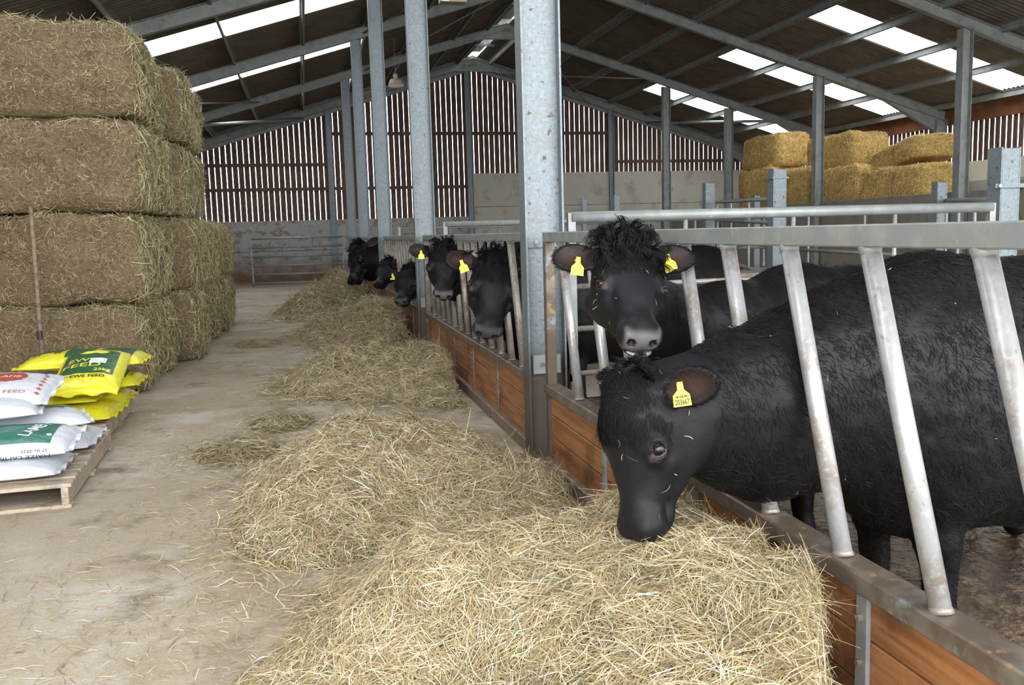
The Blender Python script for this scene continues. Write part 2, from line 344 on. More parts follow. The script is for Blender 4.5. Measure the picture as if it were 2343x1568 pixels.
for (x0, x1, top, n) in ((EL, 1.05, 2.15, 2), (1.1, 6.25, 2.15, 2), (6.3, 11.85, 3.75, 3), (11.9, ER, 3.75, 3)):
    z = -.05
    for i in range(n):
        zz = z + (top + .05) / n
        MB().box(x0, x1, -.1, .04, z + .006, zz - .006).build('concrete_panel', M['conc_far' if x0 < 6.2 else 'conc_pale'], wf, bevel=.008); z = zz
    MB().box(x0, x1, .045, .06, -.05, top - .01).build('added_backing', M['conc'], wf)  # added slab that blocks sky light leaking through the panel joints
for x in (1.09, 6.25, 11.87):
    g = MB(); zt = under(x) + .1
    g.box(x - .1, x - .088, -.2, -.1, 0, zt); g.box(x + .088, x + .1, -.2, -.1, 0, zt); g.box(x - .09, x + .09, -.115, -.1, 0, zt); g.build('gable_post', M['galv'], wf)
# left wall
wl = tag(empty('wall_left', (EL, 0, 0)), kind='structure')
for j in range(6):
    MB().box(-.15, -.03, 5.6 * j, 5.6 * j + 5.58, 0, 2.0).build('concrete_panel', M['conc'], wl, bevel=.01)
for j in range(6):
    MB().box(-.12, -.09, 5.6 * j, 5.6 * j + 5.58, 1.95, 4.75).build('cladding_panel', M['board'], wl)
# right wall, slatted, with an orange eaves board
wr = tag(empty('wall_right', (ER, 0, 0)), kind='structure')
y = 11.0
while y < YF:
    MB().box(.10, .125, y - .072, y + .072 + random.uniform(-.006, .004), 2.9, 4.5).build('board', M['board'], wr); y += .2
MB().box(.02, .10, -2.5, YF, 4.15, 4.62).build('eaves_board', M['eaves'], wr)
MB().box(.02, .10, -2.5, YF, 2.86, 2.98).build('sill_rail', M['eaves'], wr)
MB().box(.0, .15, 18.9, YF, 0, 2.9).build('lower_boarding', M['board'], wr)
MB().box(.0, .15, -2.5, 11, 0, 4.6).build('lower_boarding', M['board'], wr)
# low concrete wall between pens and straw store
wt = tag(empty('wall_straw_store', (14.0, 0, 0)), kind='structure')
for (y0, y1) in ((5.6, 11.1), (11.2, 16.55), (16.85, 22.15), (22.45, 27.85), (28.15, YF - .1)):
    z = -.05
    for i in range(2): MB().box(-.07, .07, y0, y1, z + .005, z + 1.075).build('concrete_panel', M['conc'], wt, bevel=.01); z += 1.08
MB().box(.08, 3.8, 5.6, YF - .1, -.05, 1.9).build('store_floor', M['conc'], wt)

# ------------------------------------------------------------------ feed barriers
BX = 1.45
def barrier(y0, y1, n0, step, label, kids=True, stile_near=True):
    r = tag(empty('feed_barrier', (BX, y1, 0)), label, 'barrier', 'feed barriers along the passage')
    L_ = y1 - y0
    MB().box(-.03, .03, -L_, 0, 1.435, 1.495).build('top_rail', M['rail'], r, bevel=.004)
    MB().box(-.045, .05, -L_, 0, .50, .56).build('bottom_rail', M['rail_dirty_and_shade'], r, bevel=.006)
    for yy in ((-.03, -L_ + .03) if stile_near else (-.03,)):
        MB().box(-.03, .03, yy - .03, yy + .03, .10, 1.435).build('end_stile', M['rail_dirty_and_shade'], r, bevel=.004)
    ys_b = list(n0) if isinstance(n0, (list, tuple)) else [n0]
    while ys_b[-1] - step > y0 + .35: ys_b.append(ys_b[-1] - step)
    for y in ys_b:
        t = y - y1; bt = MB().tube((0, t, 1.435), (0, t - .31, .56), .027, n=14).build('bar', M['tube' if y0 < 5 else 'tube_old'], r, smooth=True)
        MB().tube((0, t, 1.438), (0, t - .007, 1.415), .031, .027, n=14).build('weld_collar', M['rail'], bt, smooth=True)
        MB().tube((0, t - .306, .572), (0, t - .31, .557), .027, .031, n=14).build('weld_collar', M['tube_old'], bt, smooth=True)
    # timber between steel straps
    ns = max(2, round(L_ / 1.05)); sw = L_ / ns
    for i in range(ns):
        a = -L_ + i * sw; b = a + sw
        for j, (z0, z1) in enumerate(((.09, .225), (.232, .365), (.372, .50))):
            MB().box(-.012, .02, a + .006, b - .006, z0, z1).build('plank', M['plank'], r, bevel=.003)
        if i:
            s_ = MB().box(-.026, -.012, a - .025, a + .025, .09, .50).build('strap', M['rust' if y0 > 5 else 'rail'], r, bevel=.002)
            for z in (.17, .30, .43): bolt_mb(-.026, a, z, 'x', .010).build('bolt', M['rust'], s_)
    MB().box(-.05, .08, -L_, 0, 0, .095).build('kerb', M['rust'], r, bevel=.008)
    return r
barrier(-1.2, 5.28, [4.98, 4.46, 4.06, 3.66, 3.26, 2.885, 2.478, 2.075, 1.67], .40, 'long near feed barrier with slanting bars in the foreground')
barrier(5.75, 10.92, 10.6, .36, 'second feed barrier bay, orange boards below two black heads')
barrier(11.33, 16.5, 16.2, .36, 'third feed barrier bay from the camera, mostly behind heads and hay')
barrier(16.95, 22.1, 21.8, .36, 'fourth feed barrier bay from the camera')
barrier(22.6, 27.7, 27.4, .36, 'farthest feed barrier bay, before the slatted gable')

# ------------------------------------------------------------------ pen gates and posts
def pipe_gate(x0, x1, y, zs, label, yy=None, post=True, nv=3, r0=.03, m='rail', thick_top=False, m2='tube_old'):
    """gate from (x0,y) to (x1,yy)"""
    yy = y if yy is None else yy
    r = tag(empty('pipe_gate', (x0, y, 0)), label, 'gate', 'pipe gates')
    dx, dy = x1 - x0, yy - y
    for i, z in enumerate(zs):
        rr = r0 * (1.25 if (thick_top and i == 0) else .62); m_ = m if i < 2 else m2
        MB().tube((0, 0, z), (dx, dy, z), rr, n=12).build('rail', M[m_], r, smooth=True)
    zt, zb = max(zs), min(zs)
    for t in (0, 1):
        MB().box(dx * t - .025, dx * t + .025, dy * t - .02, dy * t + .02, zb - .05, zt + .03).build('end_upright', M[m], r)
    for i in range(nv):
        t = (i + 1) / (nv + 1); MB().tube((dx * t, dy * t, zb), (dx * t, dy * t, zt), .016, n=8).build('upright', M[m], r, smooth=True)
    for t in (0, 1):
        MB().box(dx * t - .025, dx * t + .025, dy * t - .02, dy * t + .02, 0, zb).build('foot', M['rail_dirty_and_shade'], r)  # darker rail colour paints in the shade of the cattle
    return r
pipe_gate(1.71, 4.93, 5.62, [1.585, 1.40, 1.13, .85, .55], 'grey pipe gate dividing the pens behind the curly-topped cow, thick top rail', thick_top=True)
pipe_gate(1.75, 6.3, 11.22, [1.62, 1.45, 1.2, .9, .55], 'grey pipe gate right of the second passage column', thick_top=True)
pipe_gate(1.75, 6.6, 16.8, [1.62, 1.4, 1.1, .8], 'distant grey pipe gate right of the third passage column', nv=4)
pg = pipe_gate(-1.62, 1.2, 29.2, [1.52, 1.24, .95, .66, .38, .1], 'low six-rail gate standing before the far pale concrete wall at the end of the passage', nv=2, r0=.06, m2='rail')
def pen_post(u, v, y, wd, label, hinge=False, cap=False):
    p = at(u, v, y); r = tag(empty('pen_post', (p[0], y, 0)), label, 'post', 'steel posts in the pens')
    h = p[2]
    MB().box(-wd / 2, -wd / 2 + .012, -wd * .4, wd * .4, 0, h).build('flange', M['galv'], r); MB().box(wd / 2 - .012, wd / 2, -wd * .4, wd * .4, 0, h).build('flange', M['galv'], r)
    MB().box(-wd / 2 + .01, wd / 2 - .01, -wd * .4, -wd * .4 + .01, 0, h - .01).build('web', M['galv'], r)
    if cap: MB().box(-wd * .62, wd * .62, -wd * .5, wd * .5, h * .96 - .03, h * .96 - .01).build('cap_plate', M['galv'], r)
    if hinge:
        for z in (h - .30, h - .62):
            g = MB().box(-wd / 2 - .06, wd / 2 + .06, -wd * .4 - .02, -wd * .4, z, z + .03).build('hinge_bracket', M['galv'], r)
            bolt_mb(-wd / 2 - .03, -wd * .4 - .02, z + .015).build('bolt', M['bolt'], g)
        MB().tube((wd / 2, 0, h - .28), (wd / 2 + 1.6, -.9, h - .25), .034, n=12).build('gate_rail', M['galv'], r, smooth=True)
        MB().tube((wd / 2, 0, h - .68), (wd / 2 + 1.6, -.9, h - .70), .034, n=12).build('gate_rail', M['galv'], r, smooth=True)
    return r
pen_post(2299, 338, 5.75, .17, 'tall thick steel gate post at the right edge with hinge brackets', hinge=True)
pen_post(1778, 387, 9.6, .17, 'square steel post with a cap plate in front of the straw bales', cap=True)
pen_post(1621, 419, 13.5, .16, 'steel gate post before the pale concrete wall, left of the straw bales')
pen_post(1410, 446, 15.0, .10, 'short thin post above the head of the curly-topped cow')
pen_post(1336, 455, 16.2, .09, 'small thin post just right of the nearest column')
pen_post(1730, 447, 16.0, .12, 'slim post in front of the lower left straw bale')
pen_post(2150, 416, 9.0, .13, 'slim steel post in front of the haunched eaves column')
p1, p2 = at(1640, 463, 13.3), at(1765, 455, 9.7)
def free_rails(label, pts, rr=.026):
    r = tag(empty('pen_rail', (float(pts[0][0][0]), float(pts[0][0][1]), 0)), label, 'rail', 'pen rails')
    o = np.array([pts[0][0][0], pts[0][0][1], 0])
    for a, b in pts: MB().tube(a - o, b - o, rr, n=10).build('rail', M['rail'], r, smooth=True)
    a, b = pts[0]
    for t in (.02, .33, .66, .98):
        c = a + (b - a) * t - o; MB().tube(c, (c[0], c[1], 0), .018, n=8).build('upright', M['rail'], r)
    return r
dn = np.array([0, 0, 1.])
free_rails('pipe rails running from the capped post towards the concrete wall', [(p1 - dn * k, p2 - dn * k) for k in (0, .28, .56, .9)])
p1, p2 = at(1742, 476, 12.5), at(2140, 470, 9.05)
free_rails('thin pipe rails below the straw bales, right of the capped post', [(p1 - dn * k, p2 - dn * k) for k in (0, .3, .6, .9)], .022)
p1, p2 = at(2165, 459, 9.0), at(2280, 458, 6.2)
free_rails('pipe rails between the slim post and the thick gate post', [(p1 - dn * k, p2 - dn * k) for k in (0, .35, .7, 1.0)])
# boarded trough edge behind the cattle
tr = tag(empty('feed_trough', (4.3, 7.6, 0)), 'brown straw-strewn board ledge between the pens, seen through the slanting bars', 'trough')
MB().box(-2.3, 4.5, -.05, .05, 0, 1.02).build('side_board', M['conc'], tr); MB().box(-2.3, 4.5, -.05, .45, 1.02, 1.06).build('ledge', M['rail_dirty_and_shade'], tr)

# lamps hanging from the roof
def lamp(u, v, y, s, label):
    p = at(u, v, y); zc = under(p[0]) + .2
    r = tag(empty('barn_lamp', tuple(p)), label, 'lamp', 'barn lamps')
    h = MB(); h.tube((0, 0, .02), (0, 0, .16 * s), .19 * s, .13 * s, n=18); h.build('housing', M['lamp'], r, smooth=True)
    MB().tube((0, 0, .0), (0, 0, .02), .17 * s, .185 * s, n=18).build('lens', M['lens'], r)
    MB().tube((0, 0, .16 * s), (0, 0, .28 * s), .05 * s, n=10).build('ballast', M['lamp'], r)
    MB().tube((0, 0, .28 * s), (0, 0, zc - p[2]), .006, n=6).build('hanging_chain', M['rail'], r)
lamp(906, 198, 24.5, 1.15, 'beige dome lamp hanging between the passage columns')
p = at(1036, 8, 15.0)
r = tag(empty('flood_lamp', tuple(p)), 'box-shaped lamp at the top edge, left of the nearest column', 'lamp')
MB().box(-.22, .22, -.12, .12, .0, .14).build('housing', M['lamp'], r, bevel=.01); MB().box(-.2, -.08, -.14, -.12, .0, .12).build('lens', M['lens'], r)
MB().tube((0, 0, .14), (0, 0, float(under(p[0]) + .2 - p[2])), .012, n=8).build('stem', M['rail'], r)

# cream trailer over the wall
t = tag(empty('trailer', (15.9, 16.6, 0)), 'cream and grey-green panelled trailer body behind the wall at the right edge', 'trailer')
MB().prism([(-2.0, 1.95), (2.0, 1.95), (2.0, 2.72), (1.86, 2.86), (-2.0, 2.86)], 'x', -.4, .9).build('body', M['cream'], t)
MB().box(-.42, -.4, -2.0, 2.0, 1.95, 2.40).build('side_panel', M['sage'], t); MB().box(-.4, .9, 1.99, 2.01, 1.95, 2.40).build('side_panel', M['sage'], t)

# ------------------------------------------------------------------ hay and straw
HAYC = np.array([(.46, .365, .20), (.35, .265, .135), (.54, .455, .28), (.28, .235, .125), (.62, .54, .38), (.38, .245, .14), (.27, .265, .155), (.76, .71, .58)])
def haycol(n, pal=HAYC, w=(4, 4, 4, 3, 3, 1.6, 2, 1), j=.18):
    w = np.array(w, float); c = pal[RNG.choice(len(pal), n, p=w / w.sum())]
    return np.clip(c * RNG.uniform(1 - j, 1 + j, (n, 1)), 0, 1)
def strands(P, Nn, length, width, k=4, curl=.5, lift=.25, dirn=None, spread=.8, col=None, cl_scale=4.0):
    """stalks lying on a surface: P points, Nn normals; direction follows a clumpy field"""
    n = len(P); th = noise3(P, cl_scale, 3) * 2.6 + RNG.normal(0, spread, n)
    if dirn is None:
        a = unit(np.cross(Nn, np.array([.3, .2, .93]) + 0 * Nn)); b = np.cross(Nn, a)
        D = a * np.cos(th)[:, None] + b * np.sin(th)[:, None]
    else:
        D = dirn + RNG.normal(0, spread * .5, (n, 3)); D = unit(D - Nn * (D * Nn).sum(1, keepdims=True))
    D = unit(D + Nn * RNG.normal(lift * .4, lift, (n, 1)))
    S = np.cross(D, Nn); bend = S * RNG.normal(0, curl, (n, 1)) - Nn * np.abs(RNG.normal(0, curl * .8, (n, 1)))
    Lr = length * RNG.lognormal(0, .4, n)
    tt = np.linspace(-.5, .5, k)
    pts = P[:, None] + Lr[:, None, None] * (D[:, None] * tt[None, :, None] + bend[:, None] * (tt ** 2 - .08)[None, :, None])
    wv = unit(np.cross(D, RNG.normal(size=(n, 3)) + Nn * 1.5)) * (width * RNG.uniform(.5, 1.4, n))[:, None]
    return ribbons(pts, wv, haycol(n) if col is None else col)
def heap(name, x0, x1, y0, y1, hf, n, length, width, label, cat='hay', res=.035, rough=.05, shade=1.0, lift=.25, thresh=.035, k=4, kind=None, cols=None, ybias=None):
    nx, ny = int((x1 - x0) / res) + 1, int((y1 - y0) / res) + 1
    gx, gy = np.meshgrid(np.linspace(x0, x1, nx), np.linspace(y0, y1, ny), indexing='ij')
    def H(X, Y):
        P = np.stack([X, Y, 0 * X], -1); h = hf(X, Y)
        return h + np.clip(h * 4, 0, 1) * (rough * noise3(P, 4.5, 1) + rough * .5 * noise3(P, 12, 2) + rough * .9 * np.abs(noise3(P, 3.0, 5))) - .012
    gz = H(gx, gy); P = np.stack([gx, gy, gz], -1)
    idx = np.arange(gx.size).reshape(gx.shape); q = np.stack([idx[:-1, :-1], idx[1:, :-1], idx[1:, 1:], idx[:-1, 1:]], -1).reshape(-1, 4)
    keep = (gz.ravel()[q] > -.008).any(1); q = q[keep]
    o = Vector(((x0 + x1) / 2, (y0 + y1) / 2, 0))
    used = np.unique(q); remap = np.zeros(gx.size, int); remap[used] = np.arange(len(used))
    V = P.reshape(-1, 3)[used] - np.array(o)
    col = np.array([.27, .21, .095]) * shade * (1 + .25 * noise3(P.reshape(-1, 3)[used], 7, 5)[:, None])
    base = link(name, np_mesh(name, V, remap[q], np.clip(col, 0, 1), smooth=True), M['haycore']); base.location = o
    # stalks
    m = int(n * (6 if ybias else 3.5)); X = RNG.uniform(x0, x1, m); Y = RNG.uniform(y0, y1, m); h = hf(X, Y)
    ok = (h > thresh * RNG.uniform(0, 1.5, m)) & ((Y > ybias) | (RNG.uniform(0, 1, m) < .15) if ybias else True); X, Y = X[ok][:n], Y[ok][:n]
    e = .03; z = H(X, Y); dzx = (H(X + e, Y) - z) / e; dzy = (H(X, Y + e) - z) / e
    Nn = unit(np.stack([-dzx, -dzy, np.ones_like(X)], -1))
    Pp = np.stack([X, Y, z + RNG.uniform(-.004, .022, len(X))], -1) + Nn * .003
    th = noise3(Pp, 5, 8)[:, None]
    c = haycol(len(X)) * (1 + .16 * th) * shade if cols is None else haycol(len(X), *cols) * (1 + .16 * th)
    V, Fq, cc = strands(Pp - np.array(o), Nn, length, width, k=k, lift=lift, col=np.clip(c, 0, 1))
    V[:, 2] = np.maximum(V[:, 2], .002)
    s_ = link('loose_stalks', np_mesh('loose_stalks', V, Fq, cc), M['hay'], base); tag(s_, kind='stuff')
    tag(base, label, cat, 'hay heaps on the passage floor'); return base
sm = lambda t: np.clip(t, 0, 1) ** 2 * (3 - 2 * np.clip(t, 0, 1))
def G(X, Y, cx, cy, rx, ry, h, p=2, a=0):
    c, s = math.cos(a), math.sin(a); u = ((X - cx) * c + (Y - cy) * s) / rx; v = (-(X - cx) * s + (Y - cy) * c) / ry
    return h * np.exp(-(np.abs(u) ** p + np.abs(v) ** p))
def rm(X, Y):
    yc = (Y + .15) % 5.6; near_col = (np.minimum(yc, 5.6 - yc) < .17); return sm((1.31 - X) / .05)
def hA(X, Y):
    left = sm((X + .32 + .10 * np.sin(Y * 5)) / .85); far = sm((3.95 - Y + .15 * np.sin(X * 6)) / 1.1); near = sm((Y - .5) / .8)
    right = sm((.665 * Y + .02 - X) / .14 + .15); w_ = sm((1.40 - X) / .06)
    return (.37 + .15 * sm((X - .3) / .8) + .06 * np.sin(X * 4.1 + Y * 2) * .8 + G(X, Y, .85, 3.2, .5, .35, .05)) * left * far * near * right * w_
heap('hay_heap', -.55, 1.40, .6, 4.1, hA, 74000, .105, .0011, 'big pale hay heap in the foreground that the lowered cow is eating', res=.025, rough=.055, shade=1.10, lift=.2, k=4, ybias=1.5)
def hB(X, Y):
    f = G(X, Y, .42, 5.3, .66, .85, .36, 2.6, .1) + G(X, Y, 1.15, 4.45, .35, .5, .20, 2) + G(X, Y, -.05, 4.6, .35, .6, .13)
    return np.maximum(f - .045, f * .12) * 1.1 * rm(X, Y)
heap('hay_heap', -.75, 1.31, 3.5, 6.9, hB, 42000, .12, .0017, 'second hay heap left of the nearest column foot, just beyond the foreground heap', res=.03, rough=.06, shade=1.0)
def hC(X, Y):
    f = G(X, Y, .15, 9.3, .42, .7, .26) + G(X, Y, .85, 9.0, .55, .9, .27, 2.4) + G(X, Y, 1.25, 8.4, .3, .8, .22)
    return np.maximum(f - .04, f * .12) * 1.12 * rm(X, Y)
heap('hay_heap', -.6, 1.31, 7.2, 11.0, hC, 34000, .13, .0023, 'tangled hay heap against the orange boards below the second column', res=.035, rough=.085, shade=.9)
def hD(X, Y):
    f = G(X, Y, .55, 13.2, .45, 1.2, .26, 2.2) + G(X, Y, 1.1, 13.2, .4, 1.6, .46, 2.4) + G(X, Y, .2, 14.2, .35, .8, .18) + G(X, Y, .85, 11.6, .35, .5, .12)
    return np.maximum(f - .04, f * .12) * 1.12 * rm(X, Y)
heap('hay_heap', -.4, 1.31, 11.0, 16.2, hD, 30000, .15, .0033, 'yellowish hay heap against the barrier below the third group of heads', res=.045, k=3, rough=.085, shade=.88)
def hE(X, Y):
    f = G(X, Y, .6, 18.5, .75, 1.8, .42, 2.6) + G(X, Y, .9, 21.5, .6, 2.0, .5, 2.4) + G(X, Y, -.05, 18.0, .5, 1.0, .22) + G(X, Y, .8, 24.5, .5, 1.6, .5)
    return np.maximum(f - .04, f * .12) * 1.12 * rm(X, Y)
heap('hay_heap', -.9, 1.31, 16.1, 27, hE, 30000, .18, .0045, 'farthest hay heap under the heads at the end of the row', res=.06, k=3, rough=.09, shade=.88)
for (x, y, r_, lb) in ((-.72, 13.2, .28, 'small tuft of hay alone on the middle of the passage floor'), (-.25, 7.4, .22, 'small hay tuft left of the second heap, before the tangled heap'),
                       (-.55, 6.5, .25, 'thin scrap of hay on bare floor left of the second heap')):
    heap('hay_tuft', x - .5, x + .5, y - .6, y + .6, lambda X, Y: G(X, Y, x, y, r_, r_ * 1.5, .05), 1800, .11, .0018, lb, res=.05, rough=.01, shade=.8)
# scattered chaff and stalks
n = 30000; Y = 2.2 + 28 * RNG.beta(1.1, 2.6, n * 3); X = RNG.uniform(-2.6, 1.38, n * 3)
dens = sm((noise3(np.stack([X, Y * .8, 0 * X], -1), 1.6, 6) + .55 + .6 * sm((X + .9) / 1.6)) / 1.6); ok = RNG.uniform(0, 1, n * 3) < dens; X, Y = X[ok][:n], Y[ok][:n]
Pp = np.stack([X, Y, RNG.uniform(.002, .012, len(X))], -1); Nn = np.zeros_like(Pp); Nn[:, 2] = 1
V, Fq, cc = strands(Pp, Nn, .058, .0013, k=3, curl=.25, lift=.03, col=haycol(len(X)) * .9, cl_scale=1.2); V[:, 2] = np.clip(V[:, 2], .001, .03)
wsc = (1 + np.repeat(Y, 6) * .07)
o = link('scattered_chaff', np_mesh('scattered_chaff', V, Fq, cc), M['hay']); tag(o, 'loose chaff and stray stalks trodden over the concrete passage', 'chaff', kind='stuff')

# bales
def bale_mesh(sx, sy, sz, seed, pal_front, pal_side, nst, ln, wd, sag=.03, core=None, long=.14):
    """box bale centred on its base; rounded, lumpy; returns core mesh and stalk mesh"""
    nx, ny, nz = 26, 14, 12; sh = {}
    bm = bmesh.new(); bmesh.ops.create_cube(bm, size=1.0)
    bmesh.ops.subdivide_edges(bm, edges=list(bm.edges), cuts=15, use_grid_fill=True)
    co_ = np.array([v.co[:] for v in bm.verts]); fs = np.array([[v.index for v in f.verts] for f in bm.faces]); bm.free()
    def shape(c):
        p = 9.0; d = (np.abs(c * 2) ** p).sum(-1, keepdims=True) ** (1 / p); mx = np.abs(c * 2).max(-1, keepdims=True)
        c = c * (mx / np.maximum(d, 1e-6)) ; q = c * np.array([sx, sy, sz])
        nn = unit(np.sign(c) * (np.abs(c * 2) ** 5))
        lump = .042 * noise3(q + seed * 3, 2.0, seed) + .020 * noise3(q, 7, seed + 3)
        lump = lump + .02 * np.sin((q[:, 0] + q[:, 2] * .1) * 7 + seed) * (np.abs(c[:, 1]) > .4)
        q = q + nn * lump[:, None]; q[:, 2] = np.maximum(q[:, 2], -sz / 2 + .0) + sz / 2
        return q, nn
    V, nn = shape(co_)
    front = np.abs(nn[:, 1])[:, None]; colr = np.array(pal_front[0]) * front + np.array(pal_side[0]) * (1 - front)
    colr = colr * (.62 if long else .85) * (1 + .2 * noise3(V, 5, seed)[:, None])
    core_me = np_mesh('hay_bale', V, fs, np.clip(colr, 0, 1), smooth=True)
    # stalks: random points on the cube faces
    area = np.array([sy * sz, sy * sz, sx * sz, sx * sz, sx * sy, 0.02]); fc = RNG.choice(6, nst, p=area / area.sum())
    c = RNG.uniform(-.5, .5, (nst, 3)); ax = fc // 2; sgn = np.where(fc % 2, -.5, .5); sgn = np.where(fc == 4, .5, sgn); c[np.arange(nst), ax] = sgn
    Pp, nn = shape(c); f = np.abs(nn[:, 1])
    isf = f > .6
    cf = haycol(nst, np.array(pal_front), np.ones(len(pal_front))); cs = haycol(nst, np.array(pal_side), np.ones(len(pal_side)))
    col = np.where(isf[:, None], cf, cs) * (1 + .18 * noise3(Pp, 6, seed + 1)[:, None])
    dn_ = np.where(isf[:, None], np.array([.3, 0, .1]) + 0 * Pp, np.array([0, .1, -1.0]) + 0 * Pp)
    lf = np.where(isf, .12, .22)
    D = unit(dn_ * .6 + RNG.normal(0, 1, (nst, 3)) * np.where(isf, 1, .55)[:, None]); D = unit(D - nn * (D * nn).sum(1, keepdims=True) + nn * (RNG.normal(.1, 1, nst) * lf)[:, None])
    L_ = ln * RNG.lognormal(0, .35, nst) * np.where(isf, .6, np.where(RNG.uniform(0, 1, nst) < long, 3.4, 1.6 if long else 1.0)); tt = np.linspace(-.4, .6, 3)
    bend = np.cross(D, nn) * RNG.normal(0, .4, (nst, 1)) - nn * .3
    pts = Pp[:, None] + nn[:, None] * .004 + L_[:, None, None] * (D[:, None] * tt[None, :, None] + bend[:, None] * (tt ** 2)[None, :, None])
    V2, F2, c2 = ribbons(pts, unit(np.cross(D, nn + RNG.normal(0, .5, (nst, 3)))) * (wd * RNG.uniform(.6, 1.4, nst))[:, None], np.clip(col, 0, 1))
    V2[:, 2] = np.clip(V2[:, 2], 0.0, None)
    return core_me, np_mesh('loose_stalks', V2, F2, c2)
PF = [(.30, .215, .13), (.24, .17, .10), (.36, .275, .17), (.19, .145, .09), (.31, .195, .115), (.25, .215, .125)]
PS = [(.42, .37, .19), (.50, .43, .25), (.33, .30, .155), (.27, .27, .14), (.58, .50, .32), (.42, .31, .17)]
PG = [(.80, .53, .18), (.68, .43, .13), (.88, .67, .30), (.58, .37, .12), (.92, .76, .42)]
BV = [bale_mesh(2.4, 1.11, .89, s, PF, PS, 11500, .085, .0036) for s in (1, 2, 3)]
def bale(variant, x, y, z, rz, label, group, name='hay_bale', tilt=0, sc_=(1, 1, 1)):
    a, b = variant
    r = link(name, a, M['haycore']); r.location = (x, y, z); r.rotation_euler = (0, tilt, rz); r.scale = sc_
    c = link('loose_stalks', b, M['hay'], r); tag(c, kind='stuff'); tag(r, label, 'bale', group); return r
lay = ['bottom', 'second', 'third', 'top']; rows = ['front', 'second', 'third', 'fourth', 'fifth', 'sixth', 'seventh']
jr = random.Random(3)
zt = {}
for L_ in range(4):
    for i in range(7 if L_ < 2 else 4):
        xr = -1.56 if i < 2 else -1.34
        if L_ >= 2: xr = -1.50 if i < 2 else -1.36
        xr += jr.uniform(-.05, .05); y = 9.32 + .58 + i * 1.15
        s = 1.0 if i % 2 == 0 else 1.0
        bale(BV[(i + L_ * 2) % 3], xr - 1.2, y, L_ * .905, jr.uniform(-.025, .025) + (math.pi if (i + L_) % 3 == 1 else 0),
             '%s hay bale, %s row from the front, in the tall stack on the left' % ({'bottom': 'bottom layer', 'second': 'second layer', 'third': 'third layer', 'top': 'top layer'}[lay[L_]], rows[i]),
             'hay bales stacked on the left')
# straw bales in the store
BG = [bale_mesh(2.4, 1.2, .92, s, PG, PG, 9000, .10, .0055, long=0) for s in (5, 6)]
HP = math.pi / 2
for v, x, y, z, rz, tl, scl, lb in (
        (0, 14.75, 19.55, 1.92, HP, 0, (1, 1, 1), 'golden straw bale at the right end of the bottom row, with a pink twine'),
        (1, 14.8, 22.0, 1.97, HP, 0, (1, 1, 1.12), 'golden straw bale of the bottom row, behind the middle column'),
        (0, 14.8, 24.5, 2.0, HP, 0, (1, 1, 1.25), 'golden straw bale of the bottom row, left of the middle column'),
        (1, 14.98, 26.75, 2.0, HP, 0, (1, 1, 1.42), 'golden straw bale at the left end of the bottom row'),
        (0, 15.1, 26.7, 3.30, HP, 0, (1.0, 1, 1.15), 'upper golden straw bale at the left end of the store'),
        (1, 15.2, 22.9, 3.02, HP, 0, (1.0, 1, 1.02), 'upper golden straw bale behind the middle column'),
        (0, 15.1, 19.9, 2.86, HP - .15, .14, (1.0, 1, .62), 'slumped upper straw bale sloping down to the left, near the right end')):
    b_ = bale(BG[v], x, y, z, rz, lb, 'straw bales in the store', 'straw_bale', tl, scl)
    if 'pink' in lb:
        for yy in (-.0, ): MB().tube((-.1, .62, .02), (-.1, .63, .88), .008, n=6).build('twine', M['twine'], b_)
# pole leaning on the stack
pt, pb = at(70, 474, 9.14), at(92, 782, 9.05)
pole = tag(empty('wooden_pole', (float(pb[0]), float(pb[1]), 0)), 'thin brown pole standing against the front of the hay stack', 'pole')
MB().tube((0, 0, 0), tuple(pt - np.array([pb[0], pb[1], 0])), .024, .018, n=8).build('shaft', M['stick'], pole, smooth=True)
MB().tube((0, 0, float(pb[2]) + .02), (0, 0, float(pb[2]) + .10), .026, n=8).build('binding', M['ink'], pole)

# ------------------------------------------------------------------ cattle: one implicit surface per animal, meshed by surface nets
def s_cap(p0, p1, r0, r1, side=None, k=1.0):
    p0 = np.array(p0, float); p1 = np.array(p1, float)
    def f(P):
        Q = P; a, b = p0, p1
        if side is not None:      # squeeze along the side axis
            Q = P + np.outer((P - p0) @ side, side) * (k - 1); b = p1 + side * ((p1 - p0) @ side) * (k - 1)
        ab = b - a; t = np.clip((Q - a) @ ab / (ab @ ab), 0, 1)
        d = np.linalg.norm(Q - a - t[:, None] * ab, axis=1) - (r0 + (r1 - r0) * t)
        return d / (k if side is not None else 1.0)
    return f
def s_ell(c, ax, r):
    c = np.array(c, float); ax = np.array(ax, float); r = np.array(r, float)
    def f(P):
        q = (P - c) @ ax.T; k0 = np.linalg.norm(q / r, axis=1); k1 = np.linalg.norm(q / r ** 2, axis=1)
        return k0 * (k0 - 1) / np.maximum(k1, 1e-9)
    return f
def smin(a, b, k):
    h = np.clip(.5 + .5 * (b - a) / k, 0, 1); return b + (a - b) * h - k * h * (1 - h)
